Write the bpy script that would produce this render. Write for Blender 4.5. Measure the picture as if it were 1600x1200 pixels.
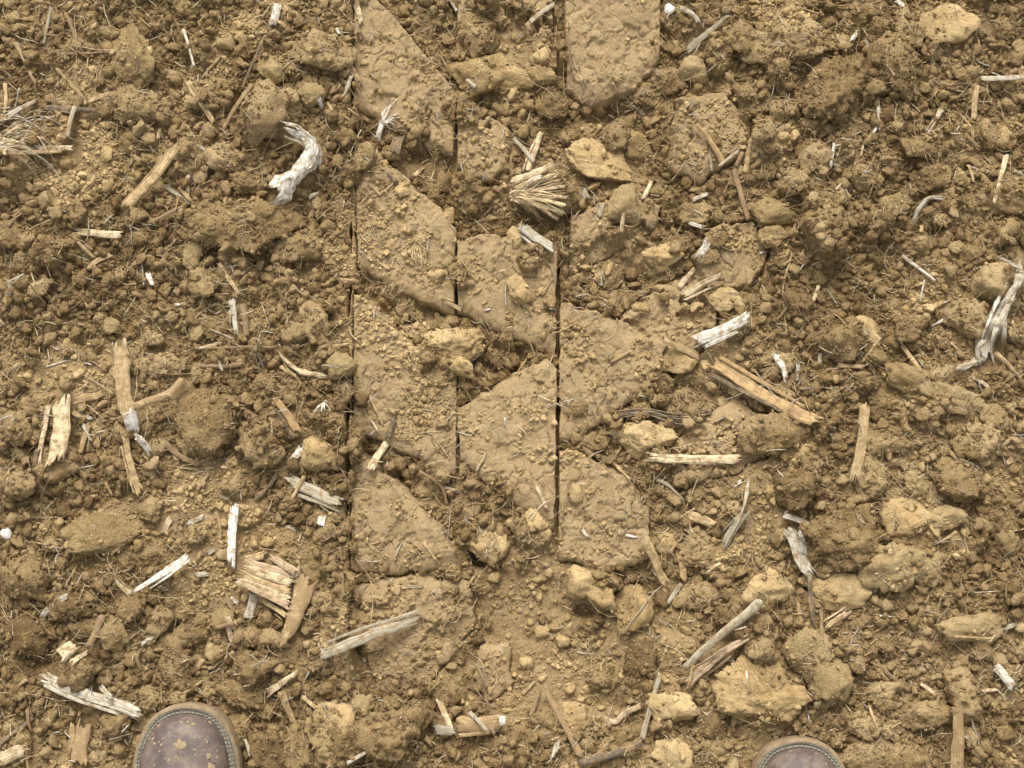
import bpy, bmesh, math, random
import numpy as np
from mathutils import Vector

# ------------------------------------------------------------------ camera, sky, sun, exposure
for o in list(bpy.data.objects): bpy.data.objects.remove(o)
S = bpy.context.scene
COL = S.collection
CAM_H, TILT, FPX = 1.5, math.radians(7.0), 2391.0       # eye height, tilt from straight down, focal length in photo pixels
CAM_Y = -CAM_H * math.tan(TILT)
cd = bpy.data.cameras.new('camera'); cam = bpy.data.objects.new('camera', cd); COL.objects.link(cam)
cam.location = (0, CAM_Y, CAM_H); cam.rotation_euler = (TILT, 0, 0)
cd.sensor_width = 36; cd.lens = 36 * FPX / 1600; cd.clip_start = 0.01; cd.clip_end = 500
S.camera = cam

SUN_EL, SUN_AZ = math.radians(47), math.radians(-8)     # azimuth from +Y (up the track), clockwise positive
W = bpy.data.worlds.new('World'); S.world = W; W.use_nodes = True
wn = W.node_tree; wn.nodes.clear()
sky = wn.nodes.new('ShaderNodeTexSky'); sky.sky_type = 'NISHITA'; sky.sun_disc = False
sky.sun_elevation = SUN_EL; sky.sun_rotation = SUN_AZ; sky.dust_density = 5; sky.air_density = 1.5
hs = wn.nodes.new('ShaderNodeHueSaturation'); hs.inputs['Saturation'].default_value = 0.12
bg = wn.nodes.new('ShaderNodeBackground'); bg.inputs[1].default_value = 0.12
wo = wn.nodes.new('ShaderNodeOutputWorld')
wn.links.new(sky.outputs[0], hs.inputs['Color']); wn.links.new(hs.outputs[0], bg.inputs[0]); wn.links.new(bg.outputs[0], wo.inputs[0])
sd = bpy.data.lights.new('sun', 'SUN'); sun = bpy.data.objects.new('sun', sd); COL.objects.link(sun)
sd.energy = 1.4; sd.angle = math.radians(24); sd.color = (1, 0.965, 0.90)
sdir = Vector((math.sin(SUN_AZ) * math.cos(SUN_EL), math.cos(SUN_AZ) * math.cos(SUN_EL), math.sin(SUN_EL)))
sun.rotation_euler = sdir.to_track_quat('Z', 'Y').to_euler(); sun.location = sdir * 20
S.view_settings.view_transform = 'Standard'; S.view_settings.look = 'None'
S.view_settings.gamma = 1; S.view_settings.use_curve_mapping = False
S.view_settings.exposure = 0.84
S.render.engine = 'CYCLES'; S.cycles.max_bounces = 5; S.cycles.diffuse_bounces = 2; S.render.resolution_x = 1024; S.render.resolution_y = 768

rng = np.random.default_rng(11); random.seed(11)
MM = 0.001
PX = CAM_H / math.cos(TILT) / FPX                       # metres of ground per photo pixel near the middle

def at(u, v, z=0.0):
    """the point of the plane at height z that the photograph shows at pixel (u, v)"""
    X, Y = (u - 800) / FPX, (600 - v) / FPX
    d = (X, math.sin(TILT) + Y * math.cos(TILT), -math.cos(TILT) + Y * math.sin(TILT))
    k = (z - CAM_H) / d[2]
    return (d[0] * k, CAM_Y + d[1] * k)

# ------------------------------------------------------------------ noise in numpy
PERM = np.random.default_rng(3).permutation(512).astype(np.int64)
PERM = np.concatenate([PERM, PERM, PERM])
G2 = np.stack([np.cos(np.arange(512) * 2.39996), np.sin(np.arange(512) * 2.39996)], 1)
_g = np.random.default_rng(5).normal(size=(512, 3)); G3 = _g / np.linalg.norm(_g, axis=1)[:, None]
def fade(t): return t * t * t * (t * (t * 6 - 15) + 10)
def pn2(x, y, seed=0):
    x = x + seed * 17.37; y = y - seed * 9.71
    xi = np.floor(x).astype(np.int64); yi = np.floor(y).astype(np.int64)
    xf = x - xi; yf = y - yi; u = fade(xf); v = fade(yf)
    def g(a, b, dx, dy):
        k = PERM[PERM[a & 511] + (b & 511)]
        return G2[k, 0] * dx + G2[k, 1] * dy
    a = g(xi, yi, xf, yf); b = g(xi + 1, yi, xf - 1, yf)
    c = g(xi, yi + 1, xf, yf - 1); d = g(xi + 1, yi + 1, xf - 1, yf - 1)
    return (a + u * (b - a) + v * ((c + u * (d - c)) - (a + u * (b - a)))) * 1.5
def fbm2(x, y, f, o, seed, gain=0.5):
    r = 0; a = 1
    for k in range(o):
        r = r + a * pn2(x * f, y * f, seed + k * 3); a *= gain; f *= 2.03
    return r
def pn3(p, seed=0):
    p = p + np.array([seed * 3.17, -seed * 5.3, seed * 7.9])
    i = np.floor(p).astype(np.int64); f = p - i; u = fade(f); r = 0
    for dx in (0, 1):
        for dy in (0, 1):
            for dz in (0, 1):
                k = PERM[PERM[PERM[(i[:, 0] + dx) & 511] + ((i[:, 1] + dy) & 511)] + ((i[:, 2] + dz) & 511)]
                dot = (G3[k] * (f - np.array([dx, dy, dz]))).sum(1)
                w = (u[:, 0] if dx else 1 - u[:, 0]) * (u[:, 1] if dy else 1 - u[:, 1]) * (u[:, 2] if dz else 1 - u[:, 2])
                r = r + w * dot
    return r * 1.6
def sstep(x, a, b):
    t = np.clip((x - a) / (b - a), 0, 1); return t * t * (3 - 2 * t)
def crack2(x, y, cell, seed):
    """distance to the nearest border of warped random cells, in metres"""
    wx = x + 0.30 * cell * fbm2(x, y, 1.3 / cell, 3, seed + 40); wy = y + 0.30 * cell * fbm2(x, y, 1.3 / cell, 3, seed + 60)
    px, py = wx / cell, wy / cell
    xi = np.floor(px).astype(np.int64); yi = np.floor(py).astype(np.int64)
    f1 = np.full(x.shape, 9.0); f2 = np.full(x.shape, 9.0)
    for dx in (-1, 0, 1):
        for dy in (-1, 0, 1):
            a = PERM[PERM[(xi + dx + seed) & 511] + ((yi + dy) & 511)]
            b = PERM[a + 77]
            ox = xi + dx + (a % 97) / 97.0; oy = yi + dy + (b % 89) / 89.0
            d = np.hypot(px - ox, py - oy)
            f2 = np.minimum(f2, np.maximum(d, f1)); f1 = np.minimum(f1, d)
    return (f2 - f1) * cell * 0.5

# ------------------------------------------------------------------ node helpers and materials
def new_mat(name):
    m = bpy.data.materials.new(name); m.use_nodes = True
    return m, m.node_tree, m.node_tree.nodes['Principled BSDF']
def N(nt, t, **kw):
    n = nt.nodes.new(t)
    for k, v in kw.items(): setattr(n, k, v)
    return n
def noise_node(nt, vec, scale, detail=4, rough=0.6):
    n = N(nt, 'ShaderNodeTexNoise'); n.inputs['Scale'].default_value = scale
    n.inputs['Detail'].default_value = detail; n.inputs['Roughness'].default_value = rough
    if vec is not None: nt.links.new(vec, n.inputs['Vector'])
    return n.outputs['Fac']
def ramp(nt, fac, stops):
    r = N(nt, 'ShaderNodeValToRGB'); nt.links.new(fac, r.inputs[0])
    e = r.color_ramp.elements
    while len(e) < len(stops): e.new(0.5)
    for q, (p, c) in zip(e, stops): q.position = p; q.color = (c[0], c[1], c[2], 1)
    return r.outputs[0]
def mixc(nt, fac, a, b, mode='MIX'):
    m = N(nt, 'ShaderNodeMix', data_type='RGBA', blend_type=mode)
    for s, v in ((0, fac), (6, a), (7, b)):
        if hasattr(v, 'is_linked'): nt.links.new(v, m.inputs[s])
        else: m.inputs[s].default_value = v if s == 0 else (v[0], v[1], v[2], 1)
    return m.outputs[2]
def math_n(nt, op, a, b=None):
    m = N(nt, 'ShaderNodeMath', operation=op)
    for s, v in ((0, a), (1, b)):
        if v is None: continue
        if hasattr(v, 'is_linked'): nt.links.new(v, m.inputs[s])
        else: m.inputs[s].default_value = v
    return m.outputs[0]
def bump(nt, h, strength, dist, prev=None):
    b = N(nt, 'ShaderNodeBump'); b.inputs['Strength'].default_value = strength; b.inputs['Distance'].default_value = dist
    nt.links.new(h, b.inputs['Height'])
    if prev is not None: nt.links.new(prev, b.inputs['Normal'])
    return b.outputs[0]

SOIL_D, SOIL_M, SOIL_L = (0.185, 0.118, 0.050), (0.360, 0.244, 0.112), (0.55, 0.395, 0.205)
PRESS = (0.352, 0.250, 0.133)
def soil_mat(name, mode, tint=(1, 1, 1), pale=0.0, smooth=False):
    m, nt, b = new_mat(name)
    geo = N(nt, 'ShaderNodeNewGeometry'); tc = N(nt, 'ShaderNodeTexCoord')
    vec = geo.outputs['Position'] if mode == 'ground' else tc.outputs['Object']
    pos = geo.outputs['Position']
    big = noise_node(nt, pos, 7, 2, 0.6); mid = noise_node(nt, pos, 75, 4, 0.7); fine = noise_node(nt, pos, 620, 3, 0.8)
    f = math_n(nt, 'ADD', math_n(nt, 'MULTIPLY', math_n(nt, 'SUBTRACT', math_n(nt, 'MULTIPLY', big, 1.6), 0.30), 0.24), math_n(nt, 'MULTIPLY', mid, 0.36))
    f = math_n(nt, 'ADD', f, math_n(nt, 'MULTIPLY', fine, 0.40))
    if mode == 'clod':
        oi = N(nt, 'ShaderNodeObjectInfo')
        f = math_n(nt, 'ADD', f, math_n(nt, 'MULTIPLY', math_n(nt, 'SUBTRACT', oi.outputs['Random'], 0.5), 0.17 if pale <= 0.02 else 0.10))
    f = math_n(nt, 'ADD', f, pale)
    c = ramp(nt, f, [(0.37, SOIL_D), (0.50, SOIL_M), (0.64, SOIL_L)])
    if mode == 'ground':
        at_ = N(nt, 'ShaderNodeAttribute', attribute_name='pressed')
        pf = math_n(nt, 'MULTIPLY', at_.outputs['Fac'], 0.85)
        pc = ramp(nt, math_n(nt, 'ADD', math_n(nt, 'MULTIPLY', mid, 0.5), math_n(nt, 'MULTIPLY', fine, 0.5)),
                  [(0.30, (0.28, 0.194, 0.095)), (0.50, PRESS), (0.72, (0.45, 0.335, 0.188))])
        c = mixc(nt, pf, c, pc)
    # rare mineral specks, orange and pale
    sp = N(nt, 'ShaderNodeTexVoronoi'); sp.inputs['Scale'].default_value = 230; nt.links.new(pos, sp.inputs['Vector'])
    spk = math_n(nt, 'MULTIPLY', math_n(nt, 'LESS_THAN', sp.outputs['Distance'], 0.20), math_n(nt, 'GREATER_THAN', noise_node(nt, pos, 130, 1), 0.60))
    c = mixc(nt, math_n(nt, 'MULTIPLY', spk, 0.6), c, (0.52, 0.36, 0.17))
    if tint != (1, 1, 1): c = mixc(nt, 1.0, c, tint, 'MULTIPLY')
    nt.links.new(c, b.inputs['Base Color'])
    b.inputs['Roughness'].default_value = 0.93; b.inputs['Specular IOR Level'].default_value = 0.18
    k1 = 0.6 if smooth else 1.0
    hgt = noise_node(nt, pos, 360, 4, 0.78)
    if mode == 'ground': hgt = math_n(nt, 'MULTIPLY', hgt, math_n(nt, 'SUBTRACT', 1.0, math_n(nt, 'MULTIPLY', at_.outputs['Fac'], 0.66)))
    n2 = bump(nt, hgt, 1.0 * k1, 0.0050 * k1)
    nt.links.new(n2, b.inputs['Normal'])
    return m
M_GROUND = soil_mat('soil_ground', 'ground')
M_CLOD = soil_mat('soil_clod', 'clod', pale=0.02)
M_CRUMB = soil_mat('soil_crumb', 'clod', pale=-0.01)
M_PALE = soil_mat('pale_clod', 'clod', tint=(1.03, 1.05, 1.03), pale=0.07)
M_SMOOTH = soil_mat('pressed_clod', 'clod', tint=(1.0, 1.02, 1.02), pale=0.03, smooth=True)

def straw_mat(name, col, dark, dirt):
    m, nt, b = new_mat(name)
    uv = N(nt, 'ShaderNodeUVMap'); mp = N(nt, 'ShaderNodeMapping'); mp.inputs['Scale'].default_value = (35, 1500, 1)
    nt.links.new(uv.outputs[0], mp.inputs[0])
    oi = N(nt, 'ShaderNodeObjectInfo'); geo = N(nt, 'ShaderNodeNewGeometry'); pos = geo.outputs['Position']
    fib = noise_node(nt, mp.outputs[0], 1.0, 4, 0.6)
    c = ramp(nt, fib, [(0.34, dark), (0.50, col), (0.66, tuple(min(1, q * 1.25) for q in col))])
    hv = N(nt, 'ShaderNodeHueSaturation'); nt.links.new(c, hv.inputs['Color'])
    nt.links.new(math_n(nt, 'ADD', 0.85, math_n(nt, 'MULTIPLY', oi.outputs['Random'], 0.28)), hv.inputs['Value'])
    c = hv.outputs[0]
    bl = noise_node(nt, pos, 95, 4, 0.6)
    c = mixc(nt, ramp(nt, bl, [(0.60, (0, 0, 0)), (0.70, (0.55, 0.55, 0.55))]), c, dark)          # weathered blotches
    dn = noise_node(nt, pos, 150, 5, 0.7)
    c = mixc(nt, ramp(nt, math_n(nt, 'ADD', dn, dirt + 0.055), [(0.52, (0, 0, 0)), (0.66, (0.9, 0.9, 0.9))]), c, (0.31, 0.205, 0.10))   # soil stuck on it
    nt.links.new(c, b.inputs['Base Color'])
    b.inputs['Roughness'].default_value = 0.72; b.inputs['Specular IOR Level'].default_value = 0.25
    n1 = bump(nt, fib, 0.9, 0.0014)
    nt.links.new(bump(nt, dn, 0.4, 0.001, n1), b.inputs['Normal'])
    return m
STRAW = {
 'tan':    straw_mat('straw_tan', (0.53, 0.39, 0.205), (0.28, 0.185, 0.09), 0.03),
 'pale':   straw_mat('straw_pale', (0.655, 0.53, 0.335), (0.41, 0.295, 0.155), 0.01),
 'white':  straw_mat('straw_white', (0.76, 0.71, 0.60), (0.50, 0.42, 0.30), 0.0),
 'grey':   straw_mat('straw_grey', (0.44, 0.385, 0.275), (0.19, 0.15, 0.10), -0.02),
 'silver': straw_mat('straw_silver', (0.56, 0.51, 0.405), (0.29, 0.24, 0.165), -0.01),
 'brown':  straw_mat('straw_brown', (0.25, 0.172, 0.095), (0.12, 0.08, 0.045), 0.03),
 'dark':   straw_mat('straw_dark', (0.15, 0.115, 0.075), (0.065, 0.05, 0.035), 0.0),
 'orange': straw_mat('straw_orange', (0.50, 0.335, 0.16), (0.26, 0.155, 0.07), 0.02),
 'pink':   straw_mat('straw_pink', (0.57, 0.425, 0.275), (0.33, 0.215, 0.125), 0.0),
 'chalk':  straw_mat('pith_chalk', (0.76, 0.72, 0.62), (0.50, 0.43, 0.32), -0.03),
 'gold':   straw_mat('husk_gold', (0.78, 0.61, 0.36), (0.55, 0.38, 0.18), -0.16),
 'muddy':  straw_mat('straw_muddy', (0.52, 0.38, 0.20), (0.28, 0.18, 0.09), 0.10),
}

# ------------------------------------------------------------------ object helpers
def mesh_np(name, verts, faces, mat, smooth=True, uv=None):
    me = bpy.data.meshes.new(name)
    verts = np.ascontiguousarray(verts, dtype=np.float32)
    k = faces.shape[1]; nf = len(faces)
    me.vertices.add(len(verts)); me.vertices.foreach_set('co', verts.ravel())
    me.loops.add(nf * k); me.loops.foreach_set('vertex_index', np.ascontiguousarray(faces, dtype=np.int32).ravel())
    me.polygons.add(nf); me.polygons.foreach_set('loop_start', np.arange(0, nf * k, k, dtype=np.int32))
    me.update(calc_edges=True)
    me.polygons.foreach_set('use_smooth', np.full(nf, smooth, dtype=bool))
    if uv is not None:
        l = me.uv_layers.new(name='UVMap')
        l.data.foreach_set('uv', np.ascontiguousarray(uv[faces.ravel()], dtype=np.float32).ravel())
    if mat is not None: me.materials.append(mat)
    return me
def link(name, me, parent=None, loc=(0, 0, 0)):
    o = bpy.data.objects.new(name, me); COL.objects.link(o); o.location = loc
    if parent is not None: o.parent = parent
    return o
def tag(o, label=None, cat=None, group=None, kind=None):
    for k, v in (('label', label), ('category', cat), ('group', group), ('kind', kind)):
        if v: o[k] = v
    return o

# ------------------------------------------------------------------ the ground: loose soil with a lugged tyre print
def grid_axis(segs):
    out = []
    for a, b, s in segs:
        n = max(1, int(round((b - a) / s))); out.append(np.linspace(a, b, n, endpoint=False))
    return np.append(np.concatenate(out), segs[-1][1])
X0, X1, Y0, Y1 = -0.56, 0.56, -0.42, 0.44
gx = grid_axis([(X0, -0.175, 1.4 * MM), (-0.175, 0.16, 0.85 * MM), (0.16, 0.265, 1.05 * MM), (0.265, X1, 1.4 * MM)])
gy = grid_axis([(Y0, Y1, 1.15 * MM)])
GX, GY = np.meshgrid(gx, gy)

# tread blocks: outline in photo pixels (clockwise), roll-off of each edge in pixels, top height mm, tilt
BLOCKS = [
 # left column
 ([(551, -60), (600, 0), (690, 58), (713, 88), (709, 252), (610, 198), (551, 170)], [4, 6, 8, 2, 16, 12, 3], 0),
 ([(552, 200), (575, 217), (690, 318), (714, 352), (711, 496), (641, 463), (604, 447), (556, 416)], [4, 9, 6, 2, 20, 20, 20, 3], 0),
 ([(552, 436), (597, 481), (641, 518), (692, 558), (716, 588), (713, 746), (662, 727), (608, 701), (549, 666)], [9, 9, 9, 9, 2, 24, 24, 22, 3], 1),
 ([(548, 682), (604, 724), (641, 764), (680, 797), (712, 850), (716, 885), (620, 905), (545, 890)], [9, 9, 9, 9, 4, 26, 20, 3], -1),
 # middle column
 ([(712, -20), (790, -40), (866, -10), (866, 60), (800, 62), (712, 40)], [4, 6, 3, 14, 14, 3], -5),
 ([(712, 182), (770, 175), (802, 195), (796, 256), (766, 286), (712, 262)], [8, 8, 8, 12, 14, 3], -4),
 ([(712, 372), (762, 360), (830, 366), (872, 376), (872, 560), (822, 549), (783, 531), (746, 508), (712, 494)], [6, 6, 6, 2, 20, 22, 22, 20, 2], 0),
 ([(713, 634), (768, 600), (812, 575), (857, 557), (872, 572), (872, 828), (846, 830), (800, 790), (748, 764), (712, 746)], [8, 12, 14, 5, 2, 5, 14, 24, 22, 2], 1),
 # right column
 ([(880, -30), (1036, -30), (1034, 96), (1002, 132), (922, 170), (884, 140)], [4, 4, 22, 28, 24, 3], 3),
 ([(890, 330), (1000, 290), (1040, 320), (1030, 356), (950, 398), (888, 428)], [8, 8, 8, 14, 20, 3], -4),
 ([(872, 440), (966, 492), (1052, 520), (1042, 592), (936, 662), (872, 698)], [9, 10, 10, 14, 12, 2], 1),
 ([(964, 494), (1034, 437), (1075, 422), (1130, 440), (1125, 528), (1044, 592), (1000, 560)], [14, 10, 6, 8, 10, 10, 10], -2),
 ([(1110, 352), (1180, 343), (1206, 396), (1176, 455), (1094, 458), (1082, 400)], [7, 9, 9, 9, 8, 8], 5),
 ([(872, 699), (915, 704), (985, 740), (1016, 790), (1020, 872), (952, 898), (872, 876)], [6, 9, 9, 14, 18, 12, 2], -1),
 ([(1056, 150), (1130, 138), (1178, 190), (1168, 240), (1094, 284), (1040, 262)], [6, 6, 14, 20, 18, 8], 1),
 ([(1048, 690), (1100, 652), (1150, 616), (1200, 648), (1222, 700), (1150, 742), (1060, 758)], [12, 24, 24, 12, 12, 12, 10], -3),
 # flattened, half erased prints lower down
 ([(545, 912), (640, 892), (738, 908), (742, 985), (668, 1076), (590, 1078), (545, 990)], [30, 30, 26, 30, 34, 30, 16], -8),
 ([(748, 1004), (796, 1004), (804, 1080), (760, 1100), (738, 1060)], [16, 16, 22, 20, 16], -7),
]
base = (7.0 * fbm2(GX, GY, 5.0, 3, 1) + 3.5 * fbm2(GX, GY, 22.0, 3, 2)) * MM
U = 800 + GX / PX * (1 + 0.0) ; V = 600 - GY / PX       # rough position in photo pixels, for broad zones only
track = sstep(U, 550, 566) * (1 - sstep(U, 1040, 1230)) * (1 - sstep(V, 1090, 1180))
base = base + (8 * (1 - track) - 15 * track) * MM
base = base + 9 * MM * sstep(U, 250, 60) * (1 - sstep(V, 300, 520)) + 8 * MM * sstep(U, 1230, 1400)
H = base.copy()
# lumps of every size stamped into the loose soil
def stamp(Hf, cx, cy, r, hgt, emb, sd_, k=6):
    i0, i1 = np.searchsorted(gx, [cx - r * 1.25, cx + r * 1.25]); j0, j1 = np.searchsorted(gy, [cy - r * 1.25, cy + r * 1.25])
    if i1 - i0 < 2 or j1 - j0 < 2: return
    dx = gx[i0:i1][None, :] - cx; dy = gy[j0:j1][:, None] - cy
    rr = np.random.default_rng(sd_)
    d2 = dx * dx + dy * dy
    d = np.sqrt(d2) / r * 0.9
    for a, q in zip(rr.uniform(0, 6.283, k), rr.uniform(0.72, 1.1, k)):
        d = np.maximum(d, (dx * math.cos(a) + dy * math.sin(a)) / (r * q))
    prof = np.sqrt(np.clip(1 - d * d, 0, 1)); tx, ty = rr.normal(0, 0.32, 2)
    cz = Hf[min(j1 - 1, (j0 + j1) // 2), min(i1 - 1, (i0 + i1) // 2)]
    h = cz - emb + hgt * prof + (tx * dx + ty * dy)
    Hf[j0:j1, i0:i1] = np.where(d < 1, np.maximum(Hf[j0:j1, i0:i1], h), Hf[j0:j1, i0:i1])
nst = 4200
rs = np.clip(4.2 * MM * rng.pareto(2.3, nst) + 3.2 * MM, 0, 26 * MM); order = np.argsort(-rs)
for q in order:
    stamp(H, rng.uniform(X0, X1), rng.uniform(Y0, Y1), rs[q], rs[q] * rng.uniform(0.5, 0.95), rs[q] * 0.25, int(q))
H += (1.6 * fbm2(GX, GY, 110, 3, 7) + 0.7 * fbm2(GX, GY, 420, 2, 9)) * MM

# raise the tread blocks
PATCH = [(110, 585, 120, 55), (250, 815, 170, 55), (490, 690, 55, 60), (650, 985, 150, 110), (850, 930, 130, 90), (1000, 1010, 110, 80), (1480, 40, 70, 50), (1425, 805, 75, 50),
         (1165, 700, 100, 60), (1090, 570, 90, 60), (1110, 210, 90, 80), (950, 250, 90, 80), (760, 240, 55, 60), (960, 400, 80, 45), (800, 80, 90, 60), (1200, 1095, 70, 50), (900, 1080, 110, 60)]
pmask = np.zeros_like(H)
for (pu, pv, pa, pb) in PATCH:
    px_, py_ = at(pu, pv); dd_ = np.sqrt(((GX - px_) / (pa * PX)) ** 2 + ((GY - py_) / (pb * PX)) ** 2) + 0.55 * fbm2(GX, GY, 30, 4, 140)
    pmask = np.maximum(pmask, 1 - sstep(dd_, 0.55, 1.0))
pmask = np.maximum(pmask, 0.6 * sstep(fbm2(GX, GY, 7, 4, 150, 0.6), 0.36, 0.6))
Hs = base + (2.2 * fbm2(GX, GY, 45, 4, 151) + 0.5 * fbm2(GX, GY, 260, 3, 152)) * MM + 2 * MM
H = H * (1 - pmask) + (0.78 * Hs + 0.22 * H) * pmask
pressed = 0.55 * pmask; FLANK = np.zeros(H.shape, bool)
for (pu, pv, pa, pb, dz) in [(955, 425, 75, 48, 13), (1135, 262, 45, 22, 12), (1105, 615, 60, 28, 10), (762, 272, 30, 24, 14), (835, 292, 45, 26, 10), (760, 148, 36, 20, 12), (745, 868, 18, 18, 14), (915, 955, 18, 12, 12),
                           (1105, 850, 45, 36, 11), (1240, 900, 40, 40, 9), (650, 475, 80, 36, 12), (790, 562, 75, 34, 12), (650, 762, 80, 36, 12), (960, 175, 60, 22, 9), (985, 640, 60, 30, 9), (655, 255, 60, 40, 12), (1090, 915, 35, 22, 10), (800, 30, 80, 26, 8)]:
    px_, py_ = at(pu, pv); dd_ = np.sqrt(((GX - px_) / (pa * PX)) ** 2 + ((GY - py_) / (pb * PX)) ** 2) + 0.25 * fbm2(GX, GY, 30, 3, 160)
    H = H - dz * MM * (1 - sstep(dd_, 0.45, 1.05))
fid = np.zeros(H.shape, dtype=np.int32)
wob = fbm2(GX, GY, 55, 3, 21) * 2.6 * MM
tex = (1.7 * fbm2(GX, GY, 26, 4, 30) + 0.30 * fbm2(GX, GY, 150, 3, 33, 0.5)) * MM
ero = sstep(fbm2(GX, GY, 17, 5, 77, 0.6), 0.16, 0.42)
ck = crack2(GX, GY, 0.030, 4); ck2 = crack2(GX, GY, 0.013, 8)
cm = sstep(fbm2(GX, GY, 24, 3, 50), -0.25, 0.30); cm2 = sstep(fbm2(GX, GY, 30, 3, 55), 0.0, 0.40)
crk = 3.0 * MM * cm * np.exp(-(ck / (0.6 * MM)) ** 2) + 1.7 * MM * cm2 * np.exp(-(ck2 / (0.55 * MM)) ** 2)
flk = sstep(fbm2(GX, GY, 38, 4, 61), 0.10, 0.24) * 1.2 * MM + sstep(fbm2(GX, GY, 60, 4, 66), 0.22, 0.40) * 1.6 * MM * sstep(fbm2(GX, GY, 14, 2, 68), -0.1, 0.3)   # smeared flakes and pits
pit = sstep(fbm2(GX, GY, 70, 5, 71, 0.62), 0.25, 0.6) * 2.4 * MM * sstep(fbm2(GX, GY, 18, 3, 75), 0.0, 0.35)
BOT = -24 * MM
EW = [.25, .15, .10, .2, 1, .7, .15, .15, .2, .8, .15, .6, .2, .15, .4, .6, .4, .5, .8]
for bi, (poly, bev, top) in enumerate(BLOCKS):
    P = [at(*p) for p in poly]; n = len(P); prof = None; dmin = None; prb = np.ones_like(H)
    cxm = sum(p[0] for p in P) / n; cym = sum(p[1] for p in P) / n
    for i in range(n):
        (ax, ay), (bx_, by_) = P[i], P[(i + 1) % n]
        ex, ey = bx_ - ax, by_ - ay; L = math.hypot(ex, ey)
        nx, ny = ey / L, -ex / L                              # inward for clockwise outlines
        if (cxm - ax) * nx + (cym - ay) * ny < 0: nx, ny = -nx, -ny
        sharp = bev[i] <= 5
        d = (GX - ax) * nx + (GY - ay) * ny + wob * (0.25 if sharp else 1.25)
        w = bev[i] * PX * (1.35 if bev[i] > 10 else 1.0)
        t = np.clip(d / w, 0, 1)
        pr = t if bev[i] < 11 else np.clip(t / 0.12, 0, 1) * 0.50 + 0.50 * np.sqrt(np.clip(1 - (1 - t) ** 2, 0, 1))
        if bev[i] > 11: prb = np.minimum(prb, pr)
        prof = pr if prof is None else np.minimum(prof, pr)
        dmin = d if dmin is None else np.minimum(dmin, d)
    inside = dmin > 0
    rough = sstep(prof, 0.86, 1.0)                            # rolled flanks stay smooth, tops carry cracks and flakes
    tilt = 0.045 * (GY - cym) + 0.02 * (GX - cxm) * math.sin(bi * 2.1)
    h = BOT + (top * MM - BOT + tilt + 3.4 * MM * fbm2(GX, GY, 11, 2, 80 + bi)) * prof + rough * (0.7 * tex + 0.55 * flk - 0.7 * pit - crk) + 0.15 * tex - ero * EW[bi] * 15 * MM
    up = inside & (h > H); FLANK |= up & (prb < 0.93) & (prb <= prof + 1e-6)
    low = inside & (h <= H) & (H < base + 4 * MM)
    H = np.where(up, h, H); H = np.where(low, h * 0.6 + H * 0.4, H)
    pressed = np.where(up | low, np.maximum(pressed, np.clip(dmin / (2 * MM), 0, 1) * (1 - 0.5 * sstep(flk - pit, -0.2 * MM, -1.5 * MM))), pressed)
    fid = np.where(up & (prof > 0.12), bi + 1, fid)
# the straight, deep cuts left by the tyre's edges: x (px), y from, y to, width, depth mm
SLOTM = np.zeros(H.shape, bool)
SLOTS = [(551, 130, 200, 4, 20), (549, 345, 400, 4, 20), (547, 434, 500, 8, 28), (545, 622, 756, 8, 30), (543, 775, 815, 4, 18), (713, 150, 268, 4, 20),
         (715, 335, 372, 5, 18), (713, 425, 500, 5, 22), (716, 580, 625, 4, 18), (716, 670, 756, 5, 20), (873, 40, 140, 5, 18),
         (873, 405, 566, 8, 30), (872, 620, 706, 7, 28), (871, 696, 842, 7, 28)]
for sx, v0, v1, w, dep in SLOTS:
    (ax, ay), (bx_, by_) = at(sx, v0), at(sx - 1, v1)
    t = np.clip((GY - ay) / (by_ - ay), 0, 1)
    cx = ax + (bx_ - ax) * t + 0.5 * MM * fbm2(GX, GY, 60, 2, 90)
    hw = w * PX * 0.5 * (0.85 + 0.5 * fbm2(GY * 0 + sx, GY, 40, 2, 91)) * np.clip(np.minimum(ay - GY, GY - by_) / (12 * MM), 0, 1)
    m = sstep(hw - np.abs(GX - cx), -0.2 * MM, 0.7 * MM) * (hw > 0.1 * MM)
    H = H * (1 - m) + np.minimum(H, -dep * MM) * m
    SLOTM |= (np.abs(GX - cx) < hw + 1.5 * MM) & (hw > 0.1 * MM)
    pressed = np.maximum(pressed * (1 - m), m * 0.3)
ny_, nx_ = H.shape

def gz(x, y):
    """height of the ground at world points"""
    x = np.clip(np.asarray(x, float), X0, X1 - 1e-6); y = np.clip(np.asarray(y, float), Y0, Y1 - 1e-6)
    i = np.clip(np.searchsorted(gx, x, 'right') - 1, 0, nx_ - 2); j = np.clip(np.searchsorted(gy, y, 'right') - 1, 0, ny_ - 2)
    tx = (x - gx[i]) / (gx[i + 1] - gx[i]); ty = (y - gy[j]) / (gy[j + 1] - gy[j])
    return (H[j, i] * (1 - tx) + H[j, i + 1] * tx) * (1 - ty) + (H[j + 1, i] * (1 - tx) + H[j + 1, i + 1] * tx) * ty
def gpress(x, y):
    i = np.clip(np.searchsorted(gx, x) - 1, 0, nx_ - 1); j = np.clip(np.searchsorted(gy, y) - 1, 0, ny_ - 1)
    return pressed[j, i]

idx = np.arange(ny_ * nx_).reshape(ny_, nx_)
quads = np.stack([idx[:-1, :-1], idx[:-1, 1:], idx[1:, 1:], idx[1:, :-1]], -1).reshape(-1, 4)
allv = np.stack([GX, GY, H], -1).reshape(-1, 3); flat_p = pressed.ravel().astype(np.float32)
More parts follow.
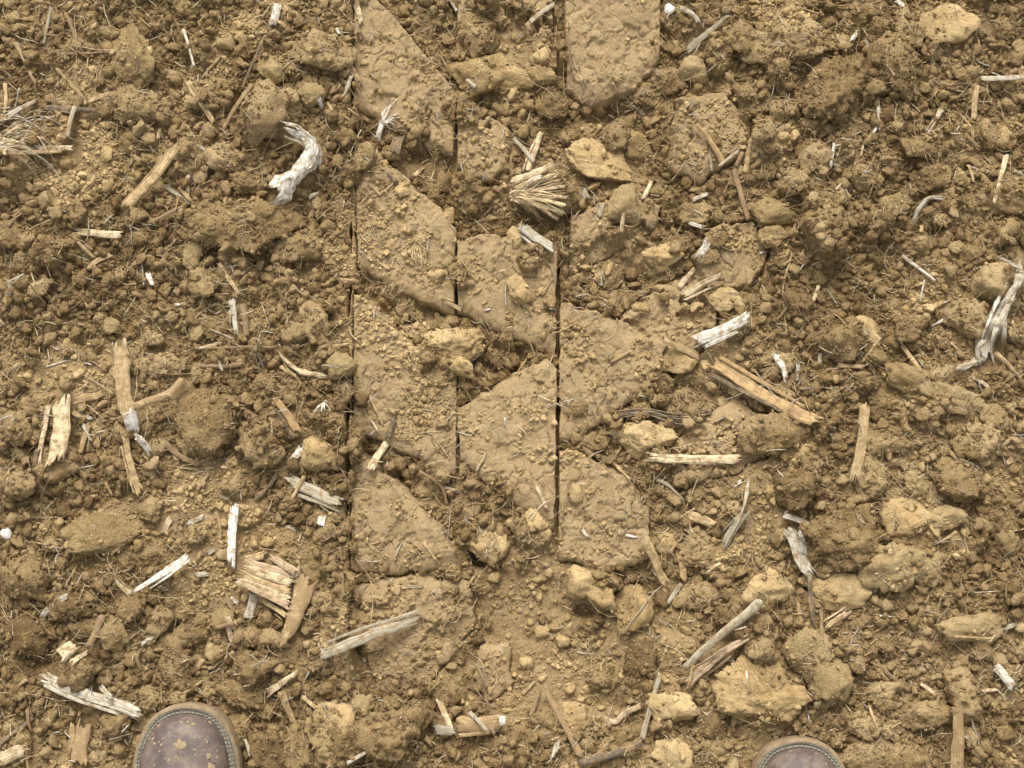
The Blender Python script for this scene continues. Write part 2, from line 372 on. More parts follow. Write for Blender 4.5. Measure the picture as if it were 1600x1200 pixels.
# every face belongs to the loose soil (0) or to one pressed block
qf = fid[:-1, :-1].reshape(-1)
def sub_mesh(name, sel):
    f = quads[sel]; u, inv = np.unique(f, return_inverse=True)
    me = mesh_np(name, allv[u], inv.reshape(-1, 4), M_GROUND)
    a = me.attributes.new('pressed', 'FLOAT', 'POINT'); a.data.foreach_set('value', flat_p[u])
    return me
ground = tag(link('ground', sub_mesh('ground', qf == 0)), kind='structure')
for bi in range(len(BLOCKS)):
    if (qf == bi + 1).sum() > 50: link('soil_block', sub_mesh('soil_block', qf == bi + 1), ground)
# the field going on around the finely built patch
def grow(a, s, q, end):
    o = [a]
    while abs(o[-1]) < end: o.append(o[-1] + s); s *= q
    return o[1:]
ix0, ix1, iy0, iy1 = X0 + 0.012, X1 - 0.012, Y0 + 0.012, Y1 - 0.012
ox = np.array(sorted(grow(-1.3, -0.012, 1.18, 60)) + list(np.linspace(-1.3, ix0, 80)) + list(np.linspace(ix0, ix1, 40)[1:-1]) + list(np.linspace(ix1, 1.3, 80)) + grow(1.3, 0.012, 1.18, 60))
oy = np.array(sorted(grow(-1.2, -0.012, 1.18, 60)) + list(np.linspace(-1.2, iy0, 80)) + list(np.linspace(iy0, iy1, 40)[1:-1]) + list(np.linspace(iy1, 1.2, 80)) + grow(1.2, 0.012, 1.18, 60))
OX, OY = np.meshgrid(ox, oy)
out = np.maximum(np.maximum(X0 - OX, OX - X1), np.maximum(Y0 - OY, OY - Y1))
far = np.clip(1 - (out - 0.6) / 3, 0, 1)
OH = (7 * fbm2(OX, OY, 5, 3, 1) + far * (8 * fbm2(OX, OY, 22, 3, 2) + 7 * fbm2(OX, OY, 60, 2, 7)) + 8) * MM
OH = OH + 25 * MM * np.clip(out / 20, 0, 1) * pn2(OX * 0.2, OY * 0.2, 5) - 7 * MM * (1 - sstep(out, 0.0, 0.06))
edge_blend = 1 - sstep(out, -0.013, 0.05); OH = OH * (1 - edge_blend) + (gz(OX, OY) - 5 * MM) * edge_blend
oi_ = np.arange(OX.size).reshape(OX.shape)
oq = np.stack([oi_[:-1, :-1], oi_[:-1, 1:], oi_[1:, 1:], oi_[1:, :-1]], -1)
cxq = (ox[:-1] + ox[1:])[None, :] / 2; cyq = (oy[:-1] + oy[1:])[:, None] / 2
keep = ~((cxq > ix0) & (cxq < ix1) & (cyq > iy0) & (cyq < iy1))
me = mesh_np('field', np.stack([OX, OY, OH], -1).reshape(-1, 3), oq[keep], M_GROUND)
me.attributes.new('pressed', 'FLOAT', 'POINT')
tag(link('field', me), kind='structure')
def oz(x, y):
    i = np.clip(np.searchsorted(ox, x) - 1, 0, len(ox) - 2); j = np.clip(np.searchsorted(oy, y) - 1, 0, len(oy) - 2)
    return OH[j, i]

# footprints of what lies on the soil, so that loose crumbs do not poke through it
OCC = np.zeros(H.shape, dtype=np.uint8); TOPZ = H.copy()
def occupy(x, y, r, z=None, wt=1):
    i0, i1 = np.searchsorted(gx, [x - r, x + r]); j0, j1 = np.searchsorted(gy, [y - r, y + r])
    if i1 <= i0 or j1 <= j0: return
    d = (gx[i0:i1][None, :] - x) ** 2 + (gy[j0:j1][:, None] - y) ** 2 < r * r
    OCC[j0:j1, i0:i1] = np.where(d, np.maximum(OCC[j0:j1, i0:i1], wt), OCC[j0:j1, i0:i1])
    if z is not None: TOPZ[j0:j1, i0:i1] = np.where(d, np.maximum(TOPZ[j0:j1, i0:i1], z), TOPZ[j0:j1, i0:i1])
def occ(x, y):
    i = np.clip(np.searchsorted(gx, x) - 1, 0, nx_ - 1); j = np.clip(np.searchsorted(gy, y) - 1, 0, ny_ - 1)
    return OCC[j, i]
def topz(x, y):
    i = np.clip(np.searchsorted(gx, x) - 1, 0, nx_ - 1); j = np.clip(np.searchsorted(gy, y) - 1, 0, ny_ - 1)
    return TOPZ[j, i]

# ------------------------------------------------------------------ clods
def ico(level):
    bm = bmesh.new(); bmesh.ops.create_icosphere(bm, subdivisions=level, radius=1)
    v = np.array([q.co[:] for q in bm.verts]); f = np.array([[q.index for q in p.verts] for p in bm.faces]); bm.free()
    return v / np.linalg.norm(v, axis=1)[:, None], f
ICO = {l: ico(l) for l in (2, 3, 4, 5)}
def clod_mesh(name, seed, level, mat, angular=0.6, lump=0.16, flat=1.0, knobs=0):
    v, f = ICO[level]; r = np.random.default_rng(seed)
    k = r.integers(9, 15); nn = r.normal(size=(k, 3)); nn /= np.linalg.norm(nn, axis=1)[:, None]; dd = r.uniform(0.62, 0.95, k)
    dot = np.clip(v @ nn.T, 0.05, None); rad = (dd[None, :] / dot)
    rad = -np.log(np.exp(-20 * np.minimum(rad, 3)).sum(1)) / 20              # soft minimum: rounded corners
    rad = np.clip(rad, 0.4, 1.15)
    rad = angular * rad + (1 - angular) * 0.85
    p = v * rad[:, None]
    n = lump * pn3(v * 1.7, seed) + lump * 0.75 * pn3(v * 3.9, seed + 9) + lump * 0.55 * np.abs(pn3(v * 8.3, seed + 17)) + lump * 0.42 * pn3(v * 17, seed + 23)
    if level >= 4: n = n + lump * 0.30 * pn3(v * 34, seed + 31)
    if knobs:
        nk = int(knobs); kd = r.normal(size=(nk, 3)); kd /= np.linalg.norm(kd, axis=1)[:, None]; an = r.uniform(0.10, 0.40, nk) * (26 / (nk + 16)) ** 0.4
        for d_, a_ in zip(kd, an):
            t = np.clip((v @ d_ - math.cos(a_)) / (1 - math.cos(a_)), 0, 1); n = np.maximum(n, n * 0.6 + 0.36 * a_ * t ** 0.75)
    p = p * (1 + n)[:, None]
    p[:, 2] *= flat
    return mesh_np(name, p, f, mat)
# notable clods: u, v, width px, height px, turn degrees, kind (b brown, p pale, s smooth pressed), own label
CL = [
 (209, 95, 56, 92, 12, 'p', 'tall pale ochre stone-like lump with a smooth grey face'),
 (165, 840, 92, 58, 0, 'p', 'broad flat ochre stone sunk level with the soil'),
 (1551, 441, 58, 54, 0, 'p', 'round pale yellow clod beside the long silver husk leaf'),
 (1317, 842, 112, 74, -8, 'b', 'largest rounded brown clod, beside the forked grey stalk'),
 (1400, 886, 78, 64, 20, 'p', 'pale angular three-cornered clod beside the largest brown clod'),
 (1264, 1022, 62, 80, 25, 'p', 'long pale slab of soil with a broken lower end'),
 (1291, 1068, 60, 62, 10, 'p', 'pale block of soil broken off the end of a long slab'),
 (1191, 1092, 108, 78, -12, 's', 'big smooth-topped pressed clod in front of a boot toe'),
 (712, 533, 92, 50, 4, 's', 'wedge-shaped clod fallen into the gap between tyre print blocks'),
 (722, 573, 38, 26, -20, 's', 'small dark clod fallen just below the wedge-shaped one'),
 (1002, 682, 104, 46, -8, 's', 'cracked slab of pressed soil beside a long straight tan stalk'),
 (749, 112, 80, 46, 25, 's', 'tilted pressed chunk bridging a hollow in the tyre print'),
 (942, 258, 96, 50, -22, 's', 'pale sloping slab in the right part of the tyre print'),
 (1428, 598, 72, 38, -25, 'p', 'pale ochre slab with a flat face and crisp edge'),
 (1495, 624, 84, 40, -18, 'p', 'pale flat-topped slab beside a crisp-edged ochre slab'),
 (611, 1155, 88, 82, 0, 'b', 'big reddish brown clod with a flat face near the stub of stalk'),
 (528, 572, 36, 32, 10, 'p', 'cream yellow lump at the tip of a curved tan leaf strip'),
 (567, 246, 34, 38, 20, 'p', 'crumbly cream yellow lump on the tyre print'),
 (375, 350, 122, 72, 0, 'b', 'wide crumbly brown mound of soil below the white husk'),
 (411, 177, 66, 74, 0, 'b', 'dark crumbly round clod above the white curled husk'),
 (216, 168, 78, 56, 0, 'b', 'dark crumbly clod just below the tall pale lump'),
 (762, 852, 46, 42, 40, 's', 'pointed clod at the rim of a dark hole in the print'),
 (330, 660, 78, 78, 0, 'b', 'big crumbly clod with a cream flake on top'),
 (408, 690, 56, 52, 0, 'b', 'ball of crumbly soil beside the clod with a cream flake'),
 (1205, 920, 60, 50, 0, 's', None), (1311, 924, 72, 44, 8, 's', 'smooth pressed slab under a frayed pinkish straw'),
 (562, 1105, 38, 38, 0, 'p', 'neat round ball of soil above the big reddish clod'),
]
CLB = """170 50 28 26 0 p;294 10 42 28 0 p;354 66 26 28 0 p;430 108 44 44 0 p;456 108 30 34 0 b;452 157 28 26 0 p;503 80 76 52 0 b;351 246 42 38 0 b
465 388 52 44 0 b;480 360 44 28 0 b;298 395 30 50 8 p;317 440 52 44 0 p;309 273 20 19 0 p;388 287 46 32 0 b;17 365 46 36 0 b;1080 110 42 44 0 p;1163 60 38 50 0 b
1232 68 88 62 0 b;1303 142 92 72 0 b;1400 112 66 82 10 b;1367 138 28 18 0 p;1238 287 42 40 0 p;1215 336 56 38 0 p;1433 231 46 34 0 p;1394 324 46 28 20 p;1580 304 66 46 0 b
1455 277 52 34 30 b;1089 334 52 36 0 p;1276 250 36 36 0 b;1360 275 36 36 0 b;1566 209 32 32 0 s;1542 209 30 46 0 b;1576 358 32 32 0 p;1480 35 74 52 0 s;1414 47 50 44 0 b
1374 40 32 30 0 b;1168 148 28 28 0 b;1195 205 28 26 0 b;1222 172 32 30 0 b;1215 112 32 34 0 b;1320 530 66 62 0 b;1353 522 52 34 -25 s;1367 444 17 17 0 p;1475 584 38 34 0 b
1364 750 50 46 0 b;1360 712 30 34 0 p;1536 692 42 44 0 b;1387 689 56 36 0 b;1208 682 72 54 0 b;1515 500 60 42 -20 b;1252 760 50 62 0 b;1431 756 42 34 0 p;1499 749 72 52 0 b
1250 475 36 48 30 b;1418 513 36 32 0 b;1549 655 38 36 0 b;1453 891 38 40 0 p;1380 1080 42 28 20 p;1087 846 42 38 0 b;1104 873 52 30 0 b;1192 1015 52 40 0 b;1505 1085 62 50 0 b
1350 1132 36 36 0 b;1519 1146 26 36 0 p;1362 1180 66 46 0 b;1420 1187 60 46 0 b;1522 982 82 34 0 p;1384 1143 22 20 0 b;1450 1119 56 36 0 b;1420 812 62 50 0 s;1478 812 46 30 0 p
1573 846 30 36 0 b;37 906 64 50 0 b;108 950 58 40 0 b;176 990 44 36 0 p;206 950 34 38 0 b;290 957 28 28 0 b;305 987 38 34 0 b;250 970 32 34 0 b;277 1038 42 66 0 b;392 1048 60 48 0 b
393 994 30 34 0 b;427 999 38 26 -10 p;240 1094 36 36 0 b;381 1082 56 36 -15 b;331 1018 24 20 0 p;132 984 34 30 0 b;125 1045 46 44 0 b;44 998 50 46 0 b;375 1143 38 34 0 b;182 1132 46 40 0 b
422 1173 50 72 0 b;466 1170 40 56 0 b;513 1132 60 52 30 s;522 1172 46 40 0 p;34 1163 24 40 0 b;280 1085 30 26 0 b;300 1072 24 22 0 b;326 1082 22 22 0 b;418 1110 30 26 0 b;837 812 24 36 20 s
852 837 20 18 0 s;911 913 56 44 0 s;540 1165 46 70 0 b;918 1163 26 28 0 p;1053 1183 46 46 0 s;1050 1105 62 46 0 s;797 815 18 17 0 s;888 1122 40 36 0 s;1036 852 30 26 20 s;810 452 30 44 10 s
807 125 54 30 0 s;959 216 46 42 0 b;992 230 40 36 0 s;749 57 56 48 0 b;847 88 30 28 0 s;847 118 38 32 0 s;1036 125 46 36 0 b;861 165 38 36 0 b;1009 150 46 32 0 b;699 340 28 22 0 s
810 371 26 28 0 s;979 324 42 50 0 p;1029 300 22 22 0 p;253 570 50 30 0 b;332 513 32 30 0 b;307 520 20 26 0 p;25 672 40 38 0 b;27 753 36 32 0 b;56 452 32 28 0 p;368 760 38 36 0 b
462 520 38 34 0 b;499 712 62 42 0 s;175 510 26 20 0 p;182 432 22 20 0 b;334 557 24 22 0 b;489 506 52 40 0 b;537 611 30 34 0 b;294 699 28 26 0 b;890 215 34 26 0 b;1105 400 34 24 0 p
1140 470 44 30 0 s;900 770 26 22 0 s;1060 560 48 36 10 s;1070 620 40 30 0 b;680 430 26 18 0 s;1000 480 22 18 0 s
690 745 24 20 0 b;660 770 30 22 0 b;700 520 26 20 0 b;648 492 26 20 0 b;780 560 30 24 0 b;820 300 30 24 0 b;610 240 30 24 0 b;680 300 26 22 0 b;930 690 40 24 0 b;905 640 26 20 0 b
1030 400 50 30 0 s;960 440 26 22 0 b;1000 640 34 28 0 b;940 930 46 34 -20 s;985 960 62 50 0 s;1000 1030 46 40 0 b;940 1060 40 34 0 b;1095 930 50 34 0 b;1140 960 34 28 0 b;1110 1130 40 34 0 b"""
for row in CLB.replace('\n', ';').split(';'):
    u, v, a, b, t, k = row.split(); CL.append((float(u), float(v), float(a), float(b), float(t), k, None))
# fill up with further, smaller clods over the loose soil
rc = np.random.default_rng(77)
while len(CL) < 298:
    u, v = rc.uniform(5, 1595), rc.uniform(5, 1195)
    if 540 < u < 1060 and v < 1090: continue
    s = rc.uniform(17, 32)
    if any(abs(c[0] - u) < (c[2] + s) * 0.42 and abs(c[1] - v) < (c[3] + s) * 0.42 for c in CL): continue
    CL.append((u, v, s * rc.uniform(0.85, 1.15), s * rc.uniform(0.8, 1.1), 0, 'p' if rc.random() < 0.16 else 'b', None))
VAR = {}
def variant(kind, level, i):
    key = (kind, level, i)
    if key not in VAR:
        VAR[key] = clod_mesh('clod', 100 + i * 13 + level * 1000 + ord(kind), level, {'b': M_CLOD, 'p': M_PALE, 's': M_SMOOTH}[kind],
                             angular={'b': 0.92, 'p': 1.0, 's': 1.0}[kind], lump={'b': 0.30, 'p': 0.19, 's': 0.17}[kind], knobs={'b': 80 if level > 3 else 16, 'p': 0, 's': 0}[kind])
    return VAR[key]
EXTRA = []
NAMES = {'b': ('crumbly brown', 'brown crumbly clods'), 'p': ('pale ochre', 'pale ochre clods'), 's': ('smooth pressed', 'smooth pressed clods')}
for i, (u, v, a, b, t, k, lab) in enumerate(CL):
    sz = max(a, b); level = 5 if sz > 84 else 4 if sz > 34 else 3
    z0 = float(gz(*at(u, v))); x, y = at(u, v, z0 + 0.25 * min(a, b) * PX)
    z0 = float(np.mean(gz(x + np.array([-.2, .2, 0, 0, 0]) * a * PX, y + np.array([0, 0, -.2, .2, 0]) * b * PX)))
    o = link('soil_clod', variant(k, level, i % (10 if level == 4 else 8)))
    hz = min(a, b) * PX * 0.5 * (0.85 if k != 's' else 0.72) * (1.4 if 'wedge' in (lab or '') else 1)
    if 'sunk' in (lab or ''): hz *= 0.5
    o.scale = (a * PX * 0.60, b * PX * 0.60, hz * 1.15)
    o.rotation_euler = (rc.normal(0, 0.12), rc.normal(0, 0.12), math.radians(t) if t or a / b > 1.3 or b / a > 1.3 else rc.uniform(0, 6.28))
    o.location = (x, y, z0 + hz * 0.42)
    rr = min(a, b) * PX * 0.53
    mv = np.empty(len(o.data.vertices) * 3, np.float32); o.data.vertices.foreach_get('co', mv); mv = mv.reshape(-1, 3)
    mv = mv[mv[:, 2] > 0.05]; nk = int({'b': 0.055, 'p': 0.012, 's': 0.016}[k] * a * b)
    Mx = np.array(o.matrix_basis)
    pk = mv[rc.integers(0, len(mv), nk)] @ Mx[:3, :3].T + Mx[:3, 3]
    for q_ in pk: EXTRA.append((q_[0], q_[1], q_[2], min(0.8 * MM * (1 + rc.pareto(2.6)), 0.10 * sz * PX) * (1 if k == 'b' else 0.75), k != 'b'))
    occupy(x, y, rr, z0 + hz * 1.15, 1)
    on = 'on the tyre print' if (548 < u < 1045 and v < 1090) else 'on the loose soil'
    sname = 'large' if sz > 60 else 'middling' if sz > 36 else 'small'
    if lab: tag(o, lab, 'clod')
    else: tag(o, f'{sname} {NAMES[k][0]} soil clod lying {on}', 'clod', f'{sname} {NAMES[k][1]} {on}')

# ------------------------------------------------------------------ straw, stalks, husks and roots
def smooth_path(p, step):
    p = np.array(p, float); n = len(p)
    if n == 2: pts = p
    else:
        q = np.vstack([2 * p[0] - p[1], p, 2 * p[-1] - p[-2]]); out = []
        for i in range(1, n):
            for t in np.linspace(0, 1, 14, endpoint=False):
                a, b, c, d = q[i - 1], q[i], q[i + 1], q[i + 2]
                out.append(0.5 * (2 * b + (c - a) * t + (2 * a - 5 * b + 4 * c - d) * t * t + (3 * b - a - 3 * c + d) * t ** 3))
        pts = np.array(out + [p[-1]])
    s = np.concatenate([[0], np.cumsum(np.linalg.norm(np.diff(pts, axis=0), axis=1))])
    m = max(4, int(s[-1] / step) + 1); t = np.linspace(0, s[-1], m)
    return np.stack([np.interp(t, s, pts[:, 0]), np.interp(t, s, pts[:, 1])], 1), s[-1]
def strip(name, uvp, w, mat, kind='f', taper=(1, 1), ragged=0.6, seed=0, lift=0.0, parent=None, off=0.0, end=(0, 0), loc=None, steep=0.0, mark=True):
    """a strip, stem, leaf or fibre laid along photo points on the soil; its cross-section is arched and its ends splintered"""
    r = np.random.default_rng(seed + 1000)
    ref = np.array([at(u, v) for u, v in uvp])
    zr = float(np.percentile(topz(ref[:, 0], ref[:, 1]), 60)) + 2 * MM
    W_ = w * PX
    P, L = smooth_path([at(u, v, zr) for u, v in uvp], 2.4 * MM if kind in 'lr' else 3.0 * MM)
    n = len(P); s = np.linspace(0, 1, n)
    T = np.gradient(P, axis=0); T /= np.linalg.norm(T, axis=1)[:, None] + 1e-9; Nn = np.stack([-T[:, 1], T[:, 0]], 1)
    if kind in 'ft': P = P + Nn * ((0.09 * W_ + 0.010 * L) * np.sin(s * r.uniform(2, 5) + r.uniform(0, 6)) + 0.10 * W_ * pn2(s * L / (14 * MM) + seed, s * 0, 2))[:, None] + Nn * off
    ground_z = np.max([topz(P[:, 0] + Nn[:, 0] * q * W_, P[:, 1] + Nn[:, 1] * q * W_) for q in (-0.4, 0, 0.4)], axis=0)
    thick = {'f': max(0.17 * W_, 0.9 * MM), 't': 0.85 * W_, 'l': 0.5 * MM, 'r': W_}[kind]
    if kind in 'ft':
        A = np.polyfit(s, ground_z, 1); z = np.polyval(A, s)
        z = z + np.percentile(ground_z - z, 96 if w > 9 else 88)
        z = z + 0.012 * L * np.sin(s * 3.14 * r.uniform(0.6, 1.4))
    else:
        k = max(1, int(9 * MM / (L / n))); pad = np.pad(ground_z, k, mode='edge')
        mx = np.max([pad[i:i + n] for i in range(2 * k + 1)], axis=0)
        pad = np.pad(mx, k, mode='edge'); z = np.mean([pad[i:i + n] for i in range(2 * k + 1)], axis=0)
        z = z - (0.8 * MM if kind == 'r' else 0)
    z = z + lift * np.sin(np.clip(s, 0, 1) * math.pi) + steep * s
    K = {'f': 13, 't': 10, 'l': 7, 'r': 4}[kind] if W_ > 3 * MM else 5
    cu = np.linspace(-1, 1, K + 1)
    if kind == 'l': wid = W_ * (0.75 + 0.45 * fbm2(s * 3 + seed, s * 0, 1, 2, 3))
    else: wid = W_ * (1 + 0.10 * fbm2(s * 4 + seed, s * 0, 1, 2, 3))
    wid = wid * (taper[0] + (taper[1] - taper[0]) * s)
    if kind == 'l': wid = wid * np.clip(np.minimum(s, 1 - s) * 6 + 0.35, 0, 1)
    roll = (0.9 * pn2(s * 2.2 + seed * 0.37, s * 0 + 0.3, 5) if kind == 'l' else 0.22 * pn2(s * 0.7 + seed * 0.37, s * 0, 5)) if kind != 'r' else 0 * s
    def rag_():
        w_ = np.cumsum(r.normal(0, 1, K + 1)); w_ = (w_ - w_.min()) / (np.ptp(w_) + 1e-6); sp_ = (r.random(K + 1) < 0.18) * r.uniform(0.2, 1.2, K + 1)
        return np.clip((w_ * 0.75 + r.random(K + 1) * 0.18 + sp_) * ragged * W_ / L, 0, 0.22)
    rag0, rag1 = rag_(), rag_()
    if kind == 'r': rag0 *= 0; rag1 *= 0
    ridge = r.normal(0, 0.10, K + 1) * thick
    rows = []; uvs = []
    for c in range(K + 1):
        sc = rag0[c] + s * (1 - rag0[c] - rag1[c])
        px, py = np.interp(sc, s, P[:, 0]), np.interp(sc, s, P[:, 1]); nx, ny = np.interp(sc, s, Nn[:, 0]), np.interp(sc, s, Nn[:, 1])
        pz = np.interp(sc, s, z); ww = np.interp(sc, s, wid) * 0.5; rl = np.interp(sc, s, roll)
        prof = math.sqrt(max(0, 1 - cu[c] ** 2))
        if kind == 'f': arch = 0.13 * W_ * prof; hi = arch + thick * (0.35 + 0.3 * prof); lo = arch - thick * 0.35 * 0.5
        elif kind == 'l': arch = 0.28 * W_ * (prof - 0.5); hi = arch + 0.4 * MM; lo = arch - 0.1 * MM
        else: hi = thick * (0.5 + 0.5 * prof) ; lo = thick * (0.5 - 0.5 * prof)
        for q in (0, 1):
            hh = (hi + (ridge[c] if kind == 'f' else 0)) if q == 0 else lo
            hh = hh * np.interp(sc, s, taper[0] + (taper[1] - taper[0]) * s) if kind in 'tr' else hh
            if kind in 'lf' and K > 5: hh = hh + W_ * (0.13 if kind == 'l' else 0.035) * pn2(sc * L / (9 * MM) + seed, sc * 0 + c * (0.55 if kind == 'l' else 1.3), 4)
            ww_ = ww * (1 + (0.22 if kind == 'l' else 0.07) * pn2(sc * L / (5 * MM) + seed, sc * 0 + (3.3 if cu[c] > 0 else 8.8), 6)) if kind in 'lf' else ww
            lx = cu[c] * ww_ * np.cos(rl) - hh * np.sin(rl) * (1 if kind != 'l' else 0.3); lz = hh * np.cos(rl) + np.abs(cu[c] * ww * np.sin(rl)) * (1 if kind != 'l' else 0) + (cu[c] * ww * np.sin(rl) if kind == 'l' else 0)
            rows.append(np.stack([px + nx * lx, py + ny * lx, pz + lz], 1))
            uvs.append(np.stack([sc * L + seed * 0.31, np.full(n, cu[c] * W_ * 0.5 + (0.003 if q else 0) + seed * 0.017)], 1))
    R = np.array(rows).reshape(K + 1, 2, n, 3); UVA = np.array(uvs).reshape(-1, 2)
    if kind == 'l': R[..., 2] += max(0, np.max(z - 0.2 * MM - R[:, 1].min(0)[:, 2])) * 0.6
    vid = np.arange((K + 1) * 2 * n).reshape(K + 1, 2, n); F = []
    def quads_(a, b, c, d): F.append(np.stack([a.ravel(), b.ravel(), c.ravel(), d.ravel()], 1))
    tp, bt = vid[:, 0], vid[:, 1]
    quads_(tp[:-1, :-1], tp[:-1, 1:], tp[1:, 1:], tp[1:, :-1]); quads_(bt[:-1, :-1], bt[1:, :-1], bt[1:, 1:], bt[:-1, 1:])
    quads_(tp[0, :-1], bt[0, :-1], bt[0, 1:], tp[0, 1:]); quads_(tp[-1, :-1], tp[-1, 1:], bt[-1, 1:], bt[-1, :-1])
    quads_(tp[:-1, 0], tp[1:, 0], bt[1:, 0], bt[:-1, 0]); quads_(tp[:-1, -1], bt[:-1, -1], bt[1:, -1], tp[1:, -1])
    VV = R.reshape(-1, 3)
    if loc is None:
        loc = (float(P[:, 0].mean()), float(P[:, 1].mean()), float(z.min()))
    me = mesh_np(name, VV - np.array(loc), np.concatenate(F), STRAW[mat] if isinstance(mat, str) else mat, uv=UVA)
    if mark and w > 3.5:
        for (x, y), zz in zip(P[::2], z[::2]): occupy(x, y, W_ * 0.5 + 0.6 * MM, zz + thick * 0.8, 2)
    o = link(name, me, parent, (0, 0, 0) if parent is not None else loc)
    o['_o'] = 0; del o['_o']
    return o, loc
COLWORD = {'chalk': 'chalk-white', 'gold': 'golden', 'tan': 'tan', 'pale': 'pale straw-coloured', 'white': 'bleached white', 'grey': 'weathered grey', 'silver': 'silvery grey', 'brown': 'brown',
           'dark': 'blackened', 'orange': 'orange-tan', 'pink': 'pinkish tan', 'muddy': 'mud-caked tan'}
NOUN = {'f': ('straw_strip', 'split straw strip', 'straw'), 't': ('straw', 'straw stem', 'straw'), 'l': ('husk_leaf', 'dry husk leaf', 'leaf'), 'r': ('root_fibre', 'thin root fibre', 'root')}
def size_word(L): return 'tiny' if L < 30 else 'short' if L < 62 else 'middling' if L < 105 else 'long'
